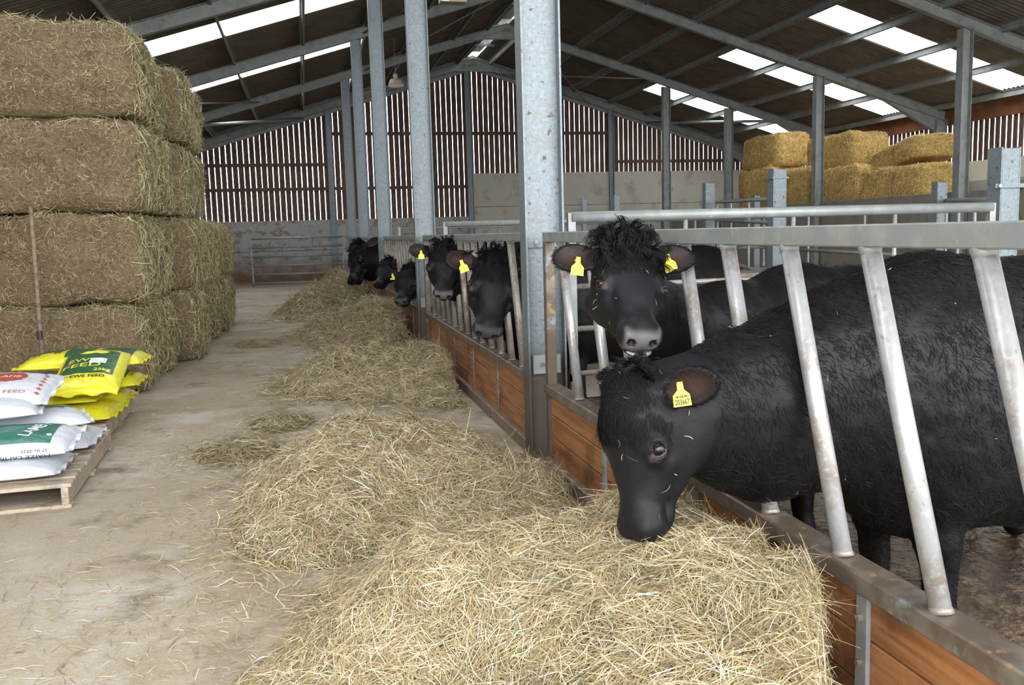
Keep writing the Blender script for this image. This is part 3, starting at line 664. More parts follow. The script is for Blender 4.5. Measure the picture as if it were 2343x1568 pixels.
def surface_nets(F, lo, h):
    S = F < 0; nx, ny, nz = F.shape
    cnt = np.zeros((nx - 1, ny - 1, nz - 1), np.int8)
    for a in (0, 1):
        for b in (0, 1):
            for c in (0, 1): cnt += S[a:nx - 1 + a, b:ny - 1 + b, c:nz - 1 + c]
    act = np.argwhere((cnt > 0) & (cnt < 8)); idx = -np.ones(cnt.shape, np.int64); idx[tuple(act.T)] = np.arange(len(act))
    acc = np.zeros((len(act), 3)); num = np.zeros(len(act))
    E = [((a, b, 0), (a, b, 1)) for a in (0, 1) for b in (0, 1)] + [((a, 0, b), (a, 1, b)) for a in (0, 1) for b in (0, 1)] + [((0, a, b), (1, a, b)) for a in (0, 1) for b in (0, 1)]
    for e0, e1 in E:
        f0 = F[tuple((act + e0).T)]; f1 = F[tuple((act + e1).T)]; m = (f0 < 0) != (f1 < 0)
        t = f0[m] / (f0[m] - f1[m]); acc[m] += np.array(e0) + (np.array(e1) - np.array(e0)) * t[:, None]; num[m] += 1
    V = lo + (act + acc / num[:, None]) * h
    Q = []
    for ax in range(3):
        o = [0, 0, 0]; o[ax] = 1; A = S[:-1] if ax == 0 else (S[:, :-1] if ax == 1 else S[:, :, :-1]); B = S[1:] if ax == 0 else (S[:, 1:] if ax == 1 else S[:, :, 1:])
        e = np.argwhere(A != B); b, c = [i for i in range(3) if i != ax]
        e = e[(e[:, b] > 0) & (e[:, c] > 0) & (e[:, b] < F.shape[b] - 1) & (e[:, c] < F.shape[c] - 1)]
        fl = S[tuple(e.T)]
        db = np.zeros(3, int); db[b] = 1; dc = np.zeros(3, int); dc[c] = 1
        q = np.stack([idx[tuple((e - db - dc).T)], idx[tuple((e - dc).T)], idx[tuple(e.T)], idx[tuple((e - db).T)]], 1)
        if ax == 1: fl = ~fl
        q[~fl] = q[~fl][:, ::-1]; Q.append(q)
    Q = np.concatenate(Q); Q = Q[(Q >= 0).all(1)]
    return V, Q
def field(prims, P):
    d = None
    for op, f, k in prims:
        v = f(P)
        if d is None: d = v
        elif op == '+': d = smin(d, v, k)
        else: d = -smin(-d, v, k)
    return d
def mesh_field(prims, lo, hi, h):
    lo = np.array(lo, float); st = 4; n = (np.ceil((np.array(hi) - lo) / (h * st)).astype(int)) + 1
    g = np.stack(np.meshgrid(*[np.arange(k) for k in n], indexing='ij'), -1)
    cc = lo + (g + .5 - .5 / st) * h * st; D = field(prims, cc.reshape(-1, 3)).reshape(n)
    F = np.repeat(np.repeat(np.repeat(D, st, 0), st, 1), st, 2).astype(np.float64)
    near = np.abs(D) < h * st * 1.35 + .012
    nb = np.repeat(np.repeat(np.repeat(near, st, 0), st, 1), st, 2); ij = np.argwhere(nb)
    F[tuple(ij.T)] = field(prims, lo + ij * h)
    return surface_nets(F, lo, h)
UP = np.array([0, 0, 1.])
def cow(label, poll, muz, unrm, neck, B, Fd=(-1, 0, 0), sc_=1.0, hs=1.0, h=.010, ears=None, tags=(), coat_n=30000, coat_len=.03, tuft=900, tuft_len=.09, lip=False, hay=False, group='black cattle at the feed barrier',
        legs=True, number=None, head_n=14000, pad=(.17, .15, .155), neck_r=None, wd=1.12, t_up=.55, mz=1.0, wisps=0):
    poll = np.array(poll, float); muz = np.array(muz, float); a = unit(muz - poll); u = np.array(unrm, float); u = unit(u - a * (u @ a)); s = np.cross(u, a)
    L_ = np.linalg.norm(muz - poll); q = L_ / .53                  # head scale
    def hp(x, y, z): return poll + (a * x + s * y * wd + u * z) * q     # head space: along the face, to the animal's side, out of the forehead
    AX = np.array([a, s, u]); E = lambda c, r, ax=AX: s_ell(c, ax, np.array(r) * np.array([1, wd, 1]) * q)
    Fd = unit(np.array(Fd, float)); Sd = np.cross(UP, Fd); B = np.array(B, float)
    def bp(f, sd, z): return np.array([B[0], B[1], 0]) + (Fd * f + Sd * sd + UP * z) * sc_
    BA = np.array([Fd, Sd, UP]); EB = lambda c, r: s_ell(c, BA, np.array(r) * sc_)
    pr = [('+', EB(bp(0, 0, .84), (.80, .34, .44)), .1), ('+', EB(bp(.50, 0, .86), (.37, .28, .46)), .12), ('+', EB(bp(-.60, 0, .98), (.36, .28, .34)), .12),
          ('+', s_cap(bp(.42, 0, 1.20), bp(-.72, 0, 1.18), .13 * sc_, .12 * sc_), .16),
          ('+', EB(bp(.46, .20, .86), (.22, .12, .32)), .10), ('+', EB(bp(.46, -.20, .86), (.22, .12, .32)), .10),
          ('+', EB(bp(-.62, .18, .86), (.26, .14, .30)), .10), ('+', EB(bp(-.62, -.18, .86), (.26, .14, .30)), .10)]
    for sd in (-1, 1) if legs else ():
        ch = [(.50, .17, .72, .115), (.52, .17, .43, .062), (.50, .17, .14, .042), (.54, .17, .045, .06)]
        hh = [(-.62, .19, .80, .17), (-.50, .19, .60, .12), (-.76, .18, .46, .062), (-.70, .18, .14, .046), (-.66, .18, .045, .06)]
        for c in (ch, hh):
            for (f0, s0, z0, r0), (f1, s1, z1, r1) in zip(c[:-1], c[1:]): pr.append(('+', s_cap(bp(f0, s0 * sd, z0), bp(f1, s1 * sd, z1), r0 * sc_, r1 * sc_), .05))
    pr.append(('+', s_cap(bp(-.94, 0, 1.12), bp(-1.0, 0, .55), .03, .018), .03)); pr.append(('+', s_cap(bp(-1.0, 0, .58), bp(-1.0, 0, .38), .03, .035), .03))
    # neck
    nk = [bp(.55, 0, 1.00)] + [np.array(p_) for p_ in neck] + [hp(.10, 0, -.13)]
    rr = neck_r or ([.30 * sc_] + list(np.linspace(.25 * sc_, .18 * q, len(neck))) + [.125 * q])
    for i in range(len(nk) - 1):
        d = unit(nk[i + 1] - nk[i]); side = unit(np.cross(d, UP)); side = unit(side - d * (side @ d))
        pr.append(('+', s_cap(nk[i], nk[i + 1], rr[i], rr[i + 1], side, 1.45), .09))
    # head
    pr += [('+', E(hp(.115, 0, -.095), (.15, .112, .115)), .05), ('+', s_cap(hp(.14, .02, -.10), hp(.42, .014, -.075), .098 * q, .058 * q), .04), ('+', s_cap(hp(.14, -.02, -.10), hp(.42, -.014, -.075), .098 * q, .058 * q), .04),
           ('+', E(hp(.20, 0, -.035), (.13, .085, .045)), .04), ('+', E(hp(.0, 0, -.06), (.06, .075, .07)), .04),
           ('+', E(hp(.450, 0, -.070), (.070, .080 * mz, .062)), .03), ('+', E(hp(.478, .030 * mz, -.080), (.040, .044, .055)), .03), ('+', E(hp(.478, -.030 * mz, -.080), (.040, .044, .055)), .03), ('+', E(hp(.425, 0, -.150), (.085, .056 * mz, .036)), .02),
           ('+', s_cap(hp(.26, 0, -.19), hp(.43, 0, -.145), .06 * q, .042 * q), .03)]
    for sd in (-1, 1):
        pr += [('+', s_cap(hp(.14, .055 * sd, -.265), hp(.33, .042 * sd, -.170), .078 * q, .044 * q), .045), ('+', E(hp(.215, .098 * sd, -.055), (.052, .040, .034)), .022), ('+', s_cap(hp(.13, .075 * sd, -.02), hp(.20, .092 * sd, -.022), .022 * q, .018 * q), .03), ('+', s_cap(hp(.27, .095 * sd, -.10), hp(.36, .06 * sd, -.10), .022 * q, .018 * q), .03),
               ('+', E(hp(.19, .07 * sd, -.16), (.11, .048, .095)), .05), ('+', E(hp(.475, .045 * sd, -.055), (.04, .032, .038)), .02)]
    ears = ears or [unit(s * 1.0 + u * .0 - a * .18), unit(-s * 1.0 + u * .0 - a * .18)]
    ef = []
    for sd, e in zip((1, -1), ears):
        e = unit(np.array(e, float)); base = hp(.035, .10 * sd, -.085); fr = None
        nrm = u * .85 + a * .25 + s * sd * .1
        nrm = unit(nrm - e * (nrm @ e)); wv = np.cross(nrm, e); c = base + e * .105 * q
        pr.append(('+', s_cap(base - e * .02 * q, base + e * .06 * q, .032 * q, .034 * q), .03))
        pr.append(('+', s_ell(c, np.array([e, wv, nrm]), np.array([.105, .070, .022]) * q), .016))
        pr.append(('-', s_ell(c + nrm * .018 * q + e * .006 * q, np.array([e, wv, nrm]), np.array([.088, .056, .021]) * q), .006))
        ef.append((c, e, wv, nrm))
    pr += [('-', s_cap(hp(.38, -.10, -.124), hp(.38, .10, -.124), .003 * q, .003 * q), .004), ('-', E(hp(.47, 0, -.124), (.10, .11, .0035)), .004)]
    eyes = []
    for sd in (-1, 1):
        pr.append(('-', E(hp(.515, .040 * sd, -.058), (.020, .013, .017)), .006))
        ec = hp(.215, .112 * sd, -.056); out = unit(s * sd * 1.0 + u * .45 + a * .1)
        ax = np.array([a, np.cross(out, a), out]); ax[1] = unit(ax[1]); ax[0] = np.cross(ax[1], ax[2])
        pr.append(('-', s_ell(ec + out * .018 * q, ax, np.array([.026, .0175, .024]) * q), .004)); eyes.append((ec, out))
    allp = np.array([bp(.95, -.5, 0), bp(-1.12, .5, 1.45), bp(.95, .5, 0), bp(-1.12, -.5, 0)] + [poll - .3, poll + .3, muz - .12, muz + .12] + [c + e * .13 * q for c, e, _, _ in ef] + [c - wv * .1 * q for c, e, wv, _ in ef])
    lo, hi = allp.min(0) - .03, allp.max(0) + .03; lo[2] = -.03
    V, Q = mesh_field(pr, lo, hi, h)
    # normals, hair lumps
    def vnorm(V, Q):
        n = np.zeros_like(V); fn = np.cross(V[Q[:, 2]] - V[Q[:, 0]], V[Q[:, 3]] - V[Q[:, 1]])
        for i in range(4): np.add.at(n, Q[:, i], fn)
        return unit(n), fn
    N_, fn = vnorm(V, Q)
    H = (V - poll) @ AX.T / q / np.array([1, wd, 1])                                  # head coordinates of each vertex
    inhead = (H[:, 0] > -.12) & (H[:, 0] < .62) & (np.abs(H[:, 1]) < .17) & (H[:, 2] > -.27) & (H[:, 2] < .1)
    col = np.where(inhead[:, None], np.array([.0085, .0087, .0105]), np.array([.0050, .0048, .0052]))
    brown = np.clip(noise3(V, 3.0, 5) * .5 + .1, 0, 1)[:, None]; col = col * (1 - brown * .4) + np.array([.014, .009, .006]) * brown * .4
    padm = inhead & (H[:, 0] > .478 - .25 * np.clip(np.abs(H[:, 1]) - .03, 0, 1)) & (H[:, 2] < -.012) & (H[:, 2] > -.121) & (np.abs(H[:, 1]) < .078)
    st_ = lambda t: np.clip(t, 0, 1)
    pw = inhead * st_((H[:, 0] - .470 + .30 * np.clip(np.abs(H[:, 1]) - .022, 0, 1) + .006 * noise3(H, 30, 2)) / .016) * st_((-.010 - H[:, 2]) / .014) * st_((H[:, 2] + .122) / .012) * st_((.072 - np.abs(H[:, 1])) / .014)
    nost = inhead & (((H[:, 0] - .515) / .022) ** 2 + ((np.abs(H[:, 1]) - .040) / .016) ** 2 + ((H[:, 2] + .058) / .020) ** 2 < 1.1)
    col = col * (1 - pw[:, None]) + np.array(pad) * (1 + .15 * noise3(H, 22, 4)[:, None]) * pw[:, None]; col[nost] = (.02, .014, .016)
    for ec, out in eyes:
        d = V - ec; rd = np.linalg.norm(d + a * -.004, axis=1); rim = (rd < .030 * q) & (d @ out > .0); col[rim] = (.035, .024, .022)
        d2 = V - (ec + a * .026 * q + u * .018 * q); col[np.linalg.norm(d2, axis=1) < .017 * q] = (.055, .034, .028) if lip else (.05, .035, .032)
    earm = np.zeros(len(V), bool)
    for c, e, wv, nrm in ef:
        d = V - c; x_, y_, z_ = d @ e / (.10 * q), d @ wv / (.060 * q), d @ nrm
        inner = (x_ ** 2 + y_ ** 2 < 1) & (z_ > -.020 * q) & (z_ < .02 * q) & (N_ @ nrm > .2)
        f = np.clip(1.1 - (x_ ** 2 + y_ ** 2), 0, 1)[inner][:, None] ** 1.6; col[inner] = np.array([.012, .010, .010]) * (1 - f) + np.array([.036, .019, .014]) * f
        earm |= (np.abs(x_) < 1.3) & (np.abs(y_) < 1.4) & (np.abs(z_) < .04 * q)
    smooth_m = padm | nost | earm
    amp = np.where(inhead | earm, .0012, .0038); amp[smooth_m] = 0.0004
    V = V + N_ * (amp * (noise3(V, 9, 2) + .6 * noise3(V, 20, 3)))[:, None]
    root = tag(empty('cow', (float(B[0]), float(B[1]), 0)), label, 'cow', group); o = np.array([B[0], B[1], 0])
    body = link('body', np_mesh('body', V - o, Q, col, smooth=True), M['coat'], root)
    vg = body.vertex_groups.new(name='body_weight'); hd = np.where((H[:, 0] > -.15) & (H[:, 0] < .7) & (np.abs(H[:, 1]) < .35) & (H[:, 2] > -.3))[0]
    rest = np.setdiff1d(np.arange(len(V)), hd); vg.add(rest.tolist(), 1.0, 'REPLACE')
    dm = body.modifiers.new('thin_out', 'DECIMATE'); dm.ratio = .42 if h < .010 else .36; dm.vertex_group = 'body_weight'; dm.vertex_group_factor = 3.0
    dg = bpy.context.evaluated_depsgraph_get(); dg.update(); nm = bpy.data.meshes.new_from_object(body.evaluated_get(dg)); old = body.data; body.modifiers.remove(dm); body.data = nm; bpy.data.meshes.remove(old); nm.name = 'body'
    # coat hairs
    fc = V[Q].mean(1); ar = np.linalg.norm(fn, axis=1); Hf = (fc - poll) @ AX.T / q
    ih = (Hf[:, 0] > -.1) & (Hf[:, 0] < .6) & (np.abs(Hf[:, 1]) < .2) & (Hf[:, 2] > -.28) & (Hf[:, 2] < .1)
    sm_f = smooth_m[Q[:, 0]]
    def hairs(mask, n, ln, wd, flow, liftv, wild, k=3, cl=0.):
        wgt = ar * mask * np.where(-fn[:, 1] + .8 * fn[:, 2] - .4 * fn[:, 0] > -.15 * ar, 1, .12)
        if wgt.sum() <= 0 or n <= 0: return None
        fi = RNG.choice(len(Q), n, p=wgt / wgt.sum()); r4 = RNG.dirichlet((1, 1, 1, 1), n); P0 = (V[Q[fi]] * r4[..., None]).sum(1); nn = unit(fn[fi])
        D = flow(P0) + RNG.normal(0, wild, (n, 3)) + cl * np.stack([noise3(P0, 9, 4), noise3(P0, 9, 6), noise3(P0, 9, 8)], -1)
        D = unit(D - nn * (D * nn).sum(1, keepdims=True)); D = unit(D + nn * liftv)
        L2 = ln * RNG.lognormal(0, .3, n); tt = np.linspace(0, 1, k); bend = np.cross(D, nn) * RNG.normal(0, .35, (n, 1)) - nn * .25
        pts = P0[:, None] - nn[:, None] * .002 + L2[:, None, None] * (D[:, None] * tt[None, :, None] + bend[:, None] * (tt ** 2)[None, :, None])
        g = RNG.uniform(.6, 1.5, (n, 1)); c = np.array([.0100, .0097, .0105]) * g; br = RNG.uniform(0, 1, (n, 1)) < .08; c = np.where(br, np.array([.022, .015, .010]), c)
        return ribbons(pts - o, unit(np.cross(D, nn + RNG.normal(0, .4, (n, 3)))) * wd, c)
    parts = []
    fb_ = lambda P: np.tile(-Fd * .7 - UP * .8, (len(P), 1)) + 0 * P
    x_ = hairs((~ih & ~sm_f).astype(float) * (fc[:, 2] > .1), coat_n, coat_len, .0006 + h * .045, fb_, .32, .35, 3, .8)
    y_ = hairs((ih & ~sm_f & (Hf[:, 0] < .44)).astype(float), head_n, .013 * q, .0003 + h * .03, lambda P: np.tile(a, (len(P), 1)) + 0 * P, .22, .3, 3, .5)
    z_ = hairs((earm[Q[:, 0]] & ((V[Q[:, 0]] - poll) @ u < 9)).astype(float), int(head_n * .22), .020 * q, .0003 + h * .03, lambda P: unit(P - poll), .3, .5)
    w_ = hairs((ih & ~sm_f & (Hf[:, 0] < .17) & (Hf[:, 2] > -.10)).astype(float), int(head_n * .6), .038 * q, .0003 + h * .035, lambda P: np.tile(a, (len(P), 1)) + 0 * P, .28, .30, 4, 1.0)
    for p_ in (x_, y_, z_, w_):
        if p_ is not None: parts.append(p_)
    off = 0; VV = []; FF = []; CC = []
    for v, f, c in parts: VV.append(v); FF.append(f + off); CC.append(c); off += len(v)
    ct = link('coat_hair', np_mesh('coat_hair', np.concatenate(VV), np.concatenate(FF), np.concatenate(CC)), M['hairattr'], root); tag(ct, kind='stuff')
    # curly poll tuft
    if tuft:
        per = 22; n = int(tuft * .62) // per; pa = RNG.normal(0, 1, (n, 2)); base = hp(0, 0, 0) + ((pa[:, :1] * .034 + .015) * a + (pa[:, 1:] * .046 * wd) * s) * q + u * (-.035 * q) - a * .02 * q
        k = 8; tt = np.linspace(0, 1, k)
        D = unit(u * t_up - a * .25 + a * .5 * (pa[:, :1] > 0) + RNG.normal(0, .42, (n, 3)) + .5 * np.stack([noise3(base, 14, 1), noise3(base, 14, 2), noise3(base, 14, 3)], -1))
        A = unit(np.cross(D, RNG.normal(size=(n, 3)))); Bv = np.cross(D, A); Ls = tuft_len * q * RNG.uniform(.6, 1.3, n); w0 = RNG.uniform(3, 8, n); ph0 = RNG.uniform(0, 6.28, n); r0_ = RNG.uniform(.010, .020, n)
        rp = lambda z: np.repeat(z, per, 0)
        base, D, A, Bv, Ls = rp(base) + RNG.normal(0, .0045 * q, (n * per, 3)), unit(rp(D) + RNG.normal(0, .07, (n * per, 3))), rp(A), rp(Bv), rp(Ls) * RNG.uniform(.8, 1.1, n * per)
        ph = (rp(ph0) + RNG.normal(0, .25, n * per))[:, None] + tt[None] * rp(w0)[:, None]; rad = rp(r0_)[:, None] * q * np.sin(np.pi * tt * .85 + .15)[None]
        pts = base[:, None] + D[:, None] * (Ls[:, None] * np.sin(tt * 1.9)[None] * .9)[..., None] + (A[:, None] * np.cos(ph)[..., None] + Bv[:, None] * np.sin(ph)[..., None]) * rad[..., None]
        pts = pts + (a * .60 - UP * .40)[None, None] * (Ls[:, None] * (tt ** 2)[None] * .6)[..., None]
        v, f, c = ribbons(pts - o, A * .0010 * (1 + h * 14), np.tile(np.array([.010, .0095, .010]), (n * per, 1)) * RNG.uniform(.6, 1.6, (n * per, 1)))
        tag(link('forelock', np_mesh('forelock', v, f, c), M['hairattr'], root), kind='stuff')
    if wisps:
        wgt = ar * ((fc[:, 2] > .6) & ((fc - poll) @ u > -.2 if wisps < 60 else fc[:, 2] > .6)) * (1 + 6 * ih); fi = RNG.choice(len(Q), wisps, p=wgt / wgt.sum()); P0 = fc[fi]; nn = unit(fn[fi])
        v, f, c = strands(P0 + nn * .009 - o, nn, .020, .0007, k=4, curl=.9, lift=.25, col=haycol(wisps) * .9); tag(link('hay_wisps', np_mesh('hay_wisps', v, f, c), M['hay'], root), kind='stuff')
    for ec, out in eyes:
        bm = bmesh.new(); bmesh.ops.create_uvsphere(bm, u_segments=20, v_segments=14, radius=.0245 * q)
        vs = np.array([v_.co[:] for v_ in bm.verts]); bm.verts.ensure_lookup_table(); fs = [[v_.index for v_ in f_.verts] for f_ in bm.faces]; bm.free()
        gaze = unit(out + u * .25 - a * .1 if not hay else out * .8 + u * .35 - a * .45); t_ = unit(vs) @ gaze
        cl_ = np.where((t_ > (.22 if hay else .05))[:, None], np.array([.006, .005, .006]), np.array([.30, .27, .27]))
        me = bpy.data.meshes.new('eye'); me.from_pydata([tuple(map(float, p_)) for p_ in vs], [], fs)
        ca = me.color_attributes.new('Col', 'FLOAT_COLOR', 'POINT'); cc_ = np.ones((len(vs), 4), np.float32); cc_[:, :3] = cl_; ca.data.foreach_set('color', cc_.ravel())
        me.polygons.foreach_set('use_smooth', [True] * len(me.polygons))
        e_ = link('eye', me, M['eye'], root); e_.location = tuple(ec + out * .003 * q - o)
    for (ei, rx, ry, ang, face) in tags:     # yellow ear tags: plate with a narrow neck and a button
        c, e, wv, nrm = ef[ei]; face = unit(np.array(face, float)); dn2 = unit(np.array([math.sin(ang), 0, -math.cos(ang)])); dn2 = unit(dn2 - face * (dn2 @ face)); rt = np.cross(dn2, face) * -1
        if rt[0] < 0: rt = -rt
        c0 = c + e * rx * q + wv * ry * q + face * .034 * q
        sh = [(-.009, .012), (.009, .012), (.011, -.014), (.027, -.030), (.029, -.066), (-.029, -.066), (-.027, -.030), (-.011, -.014)]
        mb = MB(); v = [c0 - o + (rt * px_ - dn2 * py_) * q + face * t_ * q for t_ in (0, .0025) for px_, py_ in sh]; nn_ = len(sh)
        mb.add(v, [tuple(range(nn_))[::-1], tuple(range(nn_, 2 * nn_))] + [(i, (i + 1) % nn_, (i + 1) % nn_ + nn_, i + nn_) for i in range(nn_)])
        tg = mb.build('ear_tag', M['tag'], root)
        MB().tube(c0 - o - face * .032, c0 - o + face * .006 * q, .006 * q, n=10).build('button', M['p_yel'], tg)
        if number:
            R = Matrix([list(rt), list(-dn2), list(face)]).transposed().to_4x4()
            for txt, sz, py_, tw in ((number, .024, -.060, .046), ('UK 543 001', .010, -.038, .040)):
                text_mesh(txt, sz * q, M['ink'], tg, 'lettering', lambda x, y: tuple(c0 - o + (rt * x - dn2 * (y + py_ * q)) + face * .0045 * q), width=tw * q, fat=.0006)
    if lip:
        m = MB(); P_ = lambda x, y, z: tuple(hp(x, y, z) - o)
        bm = bmesh.new(); bmesh.ops.create_uvsphere(bm, u_segments=20, v_segments=10, radius=1.0)
        vs = [P_(.492 + v_.co.x * .030, .012 + v_.co.y * .050, -.140 + v_.co.z * .011) for v_ in bm.verts]; bm.verts.index_update(); fs = [[v_.index for v_ in f_.verts] for f_ in bm.faces]; bm.free()
        m.add(vs, fs); tag(m.build('lower_lip', M['lip'], root, smooth=True), 'wet pale grey lower lip')
    return root
M['hairattr'] = mat('black_hair_strands', (1, 1, 1), .62, attr=True, spec=.07)
M['lip'] = mat('wet_pale_lip', (.36, .35, .37), .2, bump=(90, .5, .01))
def text_mesh(txt, size, m, parent, name, place, width=None, cuts=0, fat=0.0, align='CENTER'):
    """flat lettering whose points are laid on a surface by place(x, y)"""
    cu = bpy.data.curves.new('lettering', 'FONT'); cu.body = txt; cu.size = size; cu.align_x = align; cu.offset = fat; cu.resolution_u = 3
    ob = bpy.data.objects.new('lettering_source', cu); C.objects.link(ob); dg = bpy.context.evaluated_depsgraph_get(); dg.update()
    me = bpy.data.meshes.new_from_object(ob.evaluated_get(dg)); bpy.data.objects.remove(ob); bpy.data.curves.remove(cu)
    bm = bmesh.new(); bm.from_mesh(me); bpy.data.meshes.remove(me)
    if cuts:
        bmesh.ops.triangulate(bm, faces=bm.faces)
        for _ in range(cuts): bmesh.ops.subdivide_edges(bm, edges=[e for e in bm.edges if e.calc_length() > size * .3], cuts=1); bmesh.ops.triangulate(bm, faces=bm.faces)
    xs = [v.co.x for v in bm.verts]; f = width / (max(xs) - min(xs)) if width and xs else 1
    cx_ = (max(xs) + min(xs)) / 2 if align == 'CENTER' else 0
    for v in bm.verts: v.co = Vector(map(float, place((v.co.x - cx_) * f, v.co.y)))
    me = bpy.data.meshes.new(name); bm.to_mesh(me); bm.free(); return link(name, me, m, parent)

P_ = at
# the near one, head down in the hay
cow('big black cow with lowered head eating the foreground hay, numbered yellow tag in its ear', at(1414, 880, 2.45), at(1432, 1250, 2.36), (-.95, -.30, .06),
    [(1.72, 2.60, .96), (1.42, 2.56, .905)], (2.52, 2.62), sc_=1.02, h=.0085, ears=[(.66, -.62, .26), (.45, .85, .1)],
    tags=[(0, -.035, .012, .12, (-.25, -.95, .12))], number='203667', coat_n=56000, coat_len=.032, tuft=6000, tuft_len=.046, hay=True, head_n=22000, pad=(.012, .011, .013), neck_r=[.33, .31, .265, .155], wd=1.08, t_up=.02, wisps=80)
# the second, facing the camera
cow('black cow facing the camera, curly topknot, pale lower lip, a yellow tag in each ear', at(1436, 548, 3.16), at(1480, 772, 2.84), (0.02, -.75, .6),
    [(1.75, 3.50, 1.0), (1.42, 3.36, 1.08)], (2.62, 3.66), sc_=.97, h=.0085, ears=[(1, -.16, .04), (-1, -.05, -.02)],
    tags=[(0, -.03, .01, .25, (0, -1, .1)), (1, .0, .01, -.15, (0, -1, .1))], coat_n=15000, tuft=8000, tuft_len=.10, lip=True, head_n=20000, pad=(.135, .122, .128), wisps=50)
# second bay
cow('dark-nosed black cow peering out close behind the nearest column', at(1142, 585, 6.42), at(1117, 765, 6.15), (-.05, -.9, .35),
    [(1.75, 6.75, 1.0), (1.45, 6.6, 1.06)], (2.6, 6.9), h=.012, ears=[(1, .1, .1), (-1, -.12, .16)], tags=[(1, .0, .01, .3, (0, -1, .1))], coat_n=5000, head_n=8000, tuft=3200, tuft_len=.075, pad=(.072, .067, .070), wd=1.26, mz=.85)
cow('curly-fringed, grey-nosed black cow with a yellow tag, left of the dark-nosed cow', at(1016, 560, 8.5), at(1015, 676, 8.22), (-.1, -.85, .5),
    [(1.75, 8.9, 1.0), (1.42, 8.7, 1.06)], (2.6, 9.0), h=.012, ears=[(1, .0, .2), (-1, -.1, .15)], tags=[(1, -.01, .01, .0, (0, -1, .1))], coat_n=4000, head_n=7000, tuft=3200, tuft_len=.08, pad=(.17, .14, .145), wd=1.24, mz=.9)
cow('black cow with wisps on its brow, head turned left beside the second column', at(934, 612, 12.0), at(912, 688, 11.65), (-.5, -.75, .45),
    [(1.8, 12.5, 1.0), (1.5, 12.3, .98)], (2.6, 12.6), h=.014, ears=[(1, .4, .1), (-1, -.3, .15)], tags=[(1, .0, .01, .0, (-.3, -1, .1))], coat_n=2500, head_n=4000, tuft=2400, tuft_len=.07, pad=(.10, .085, .09), wd=1.3, wisps=90)
cow('black cow with its head lowered in front of the third column', at(882, 594, 14.6), at(858, 652, 14.3), (-.75, -.5, .3),
    [(1.8, 14.9, 1.0), (1.5, 14.8, .98)], (2.7, 14.9), h=.016, ears=[(.3, -.6, .2), (.5, .8, .1)], coat_n=2000, head_n=3500, tuft=2000, tuft_len=.07, pad=(.012, .011, .012), wd=1.4)
cow('farthest black cow of the row, leaning its head out into the passage', at(812, 560, 17.9), at(796, 648, 17.6), (-.8, -.3, .3),
    [(1.8, 18.0, .98), (1.3, 17.95, 1.0)], (2.7, 18.0), h=.017, ears=[(.8, -.3, .42), (.4, .8, .4)], coat_n=2000, head_n=3500, tuft=2400, tuft_len=.09, pad=(.012, .011, .012), neck_r=[.36, .36, .36, .26], wd=1.45)
# cattle further back in the pens
cow('dark curly-backed cow standing far back behind the second bay gate', (5.0, 14.0, 1.25), (5.2, 13.7, .85), (.3, -.9, .3), [(4.0, 14.2, 1.1), (4.5, 14.1, 1.15)], (3.2, 14.2), (1, 0, 0), h=.02, coat_n=2500, head_n=500, tuft=0)

# ------------------------------------------------------------------ pallets and sacks
def pallet(x0, x1, y0, y1, z0, rz, label, nt=9):
    cx, cy = (x0 + x1) / 2, (y0 + y1) / 2; r = tag(empty('pallet', (cx, cy, z0), rz), label, 'pallet', 'timber pallets'); hx, hy = (x1 - x0) / 2, (y1 - y0) / 2
    for i in range(nt):
        a = -hy + i * (2 * hy) / nt; wd = 2 * hy / nt * random.uniform(.72, .9)
        MB().box(-hx, hx + random.uniform(-.01, .008), a, a + wd, .122, .144).build('deck_board', M['pallet'], r, bevel=.003)
    for xx in (-hx + .01, 0, hx - .05):
        MB().box(xx - .0, xx + .04, -hy, hy, .022, .122).build('stringer', M['pallet'], r, bevel=.003)
    for a in (-hy, -.05, hy - .1): MB().box(-hx, hx, a, a + .1, 0, .022).build('base_board', M['pallet'], r, bevel=.003)
    return r
pallet(-2.64, -1.42, 5.36, 6.92, 0, .05, 'weathered timber pallet nearest the camera, under the white sacks')
pallet(-2.75, -1.55, 7.10, 8.45, 0, .02, 'timber pallet under the yellow sacks, behind the nearer one')
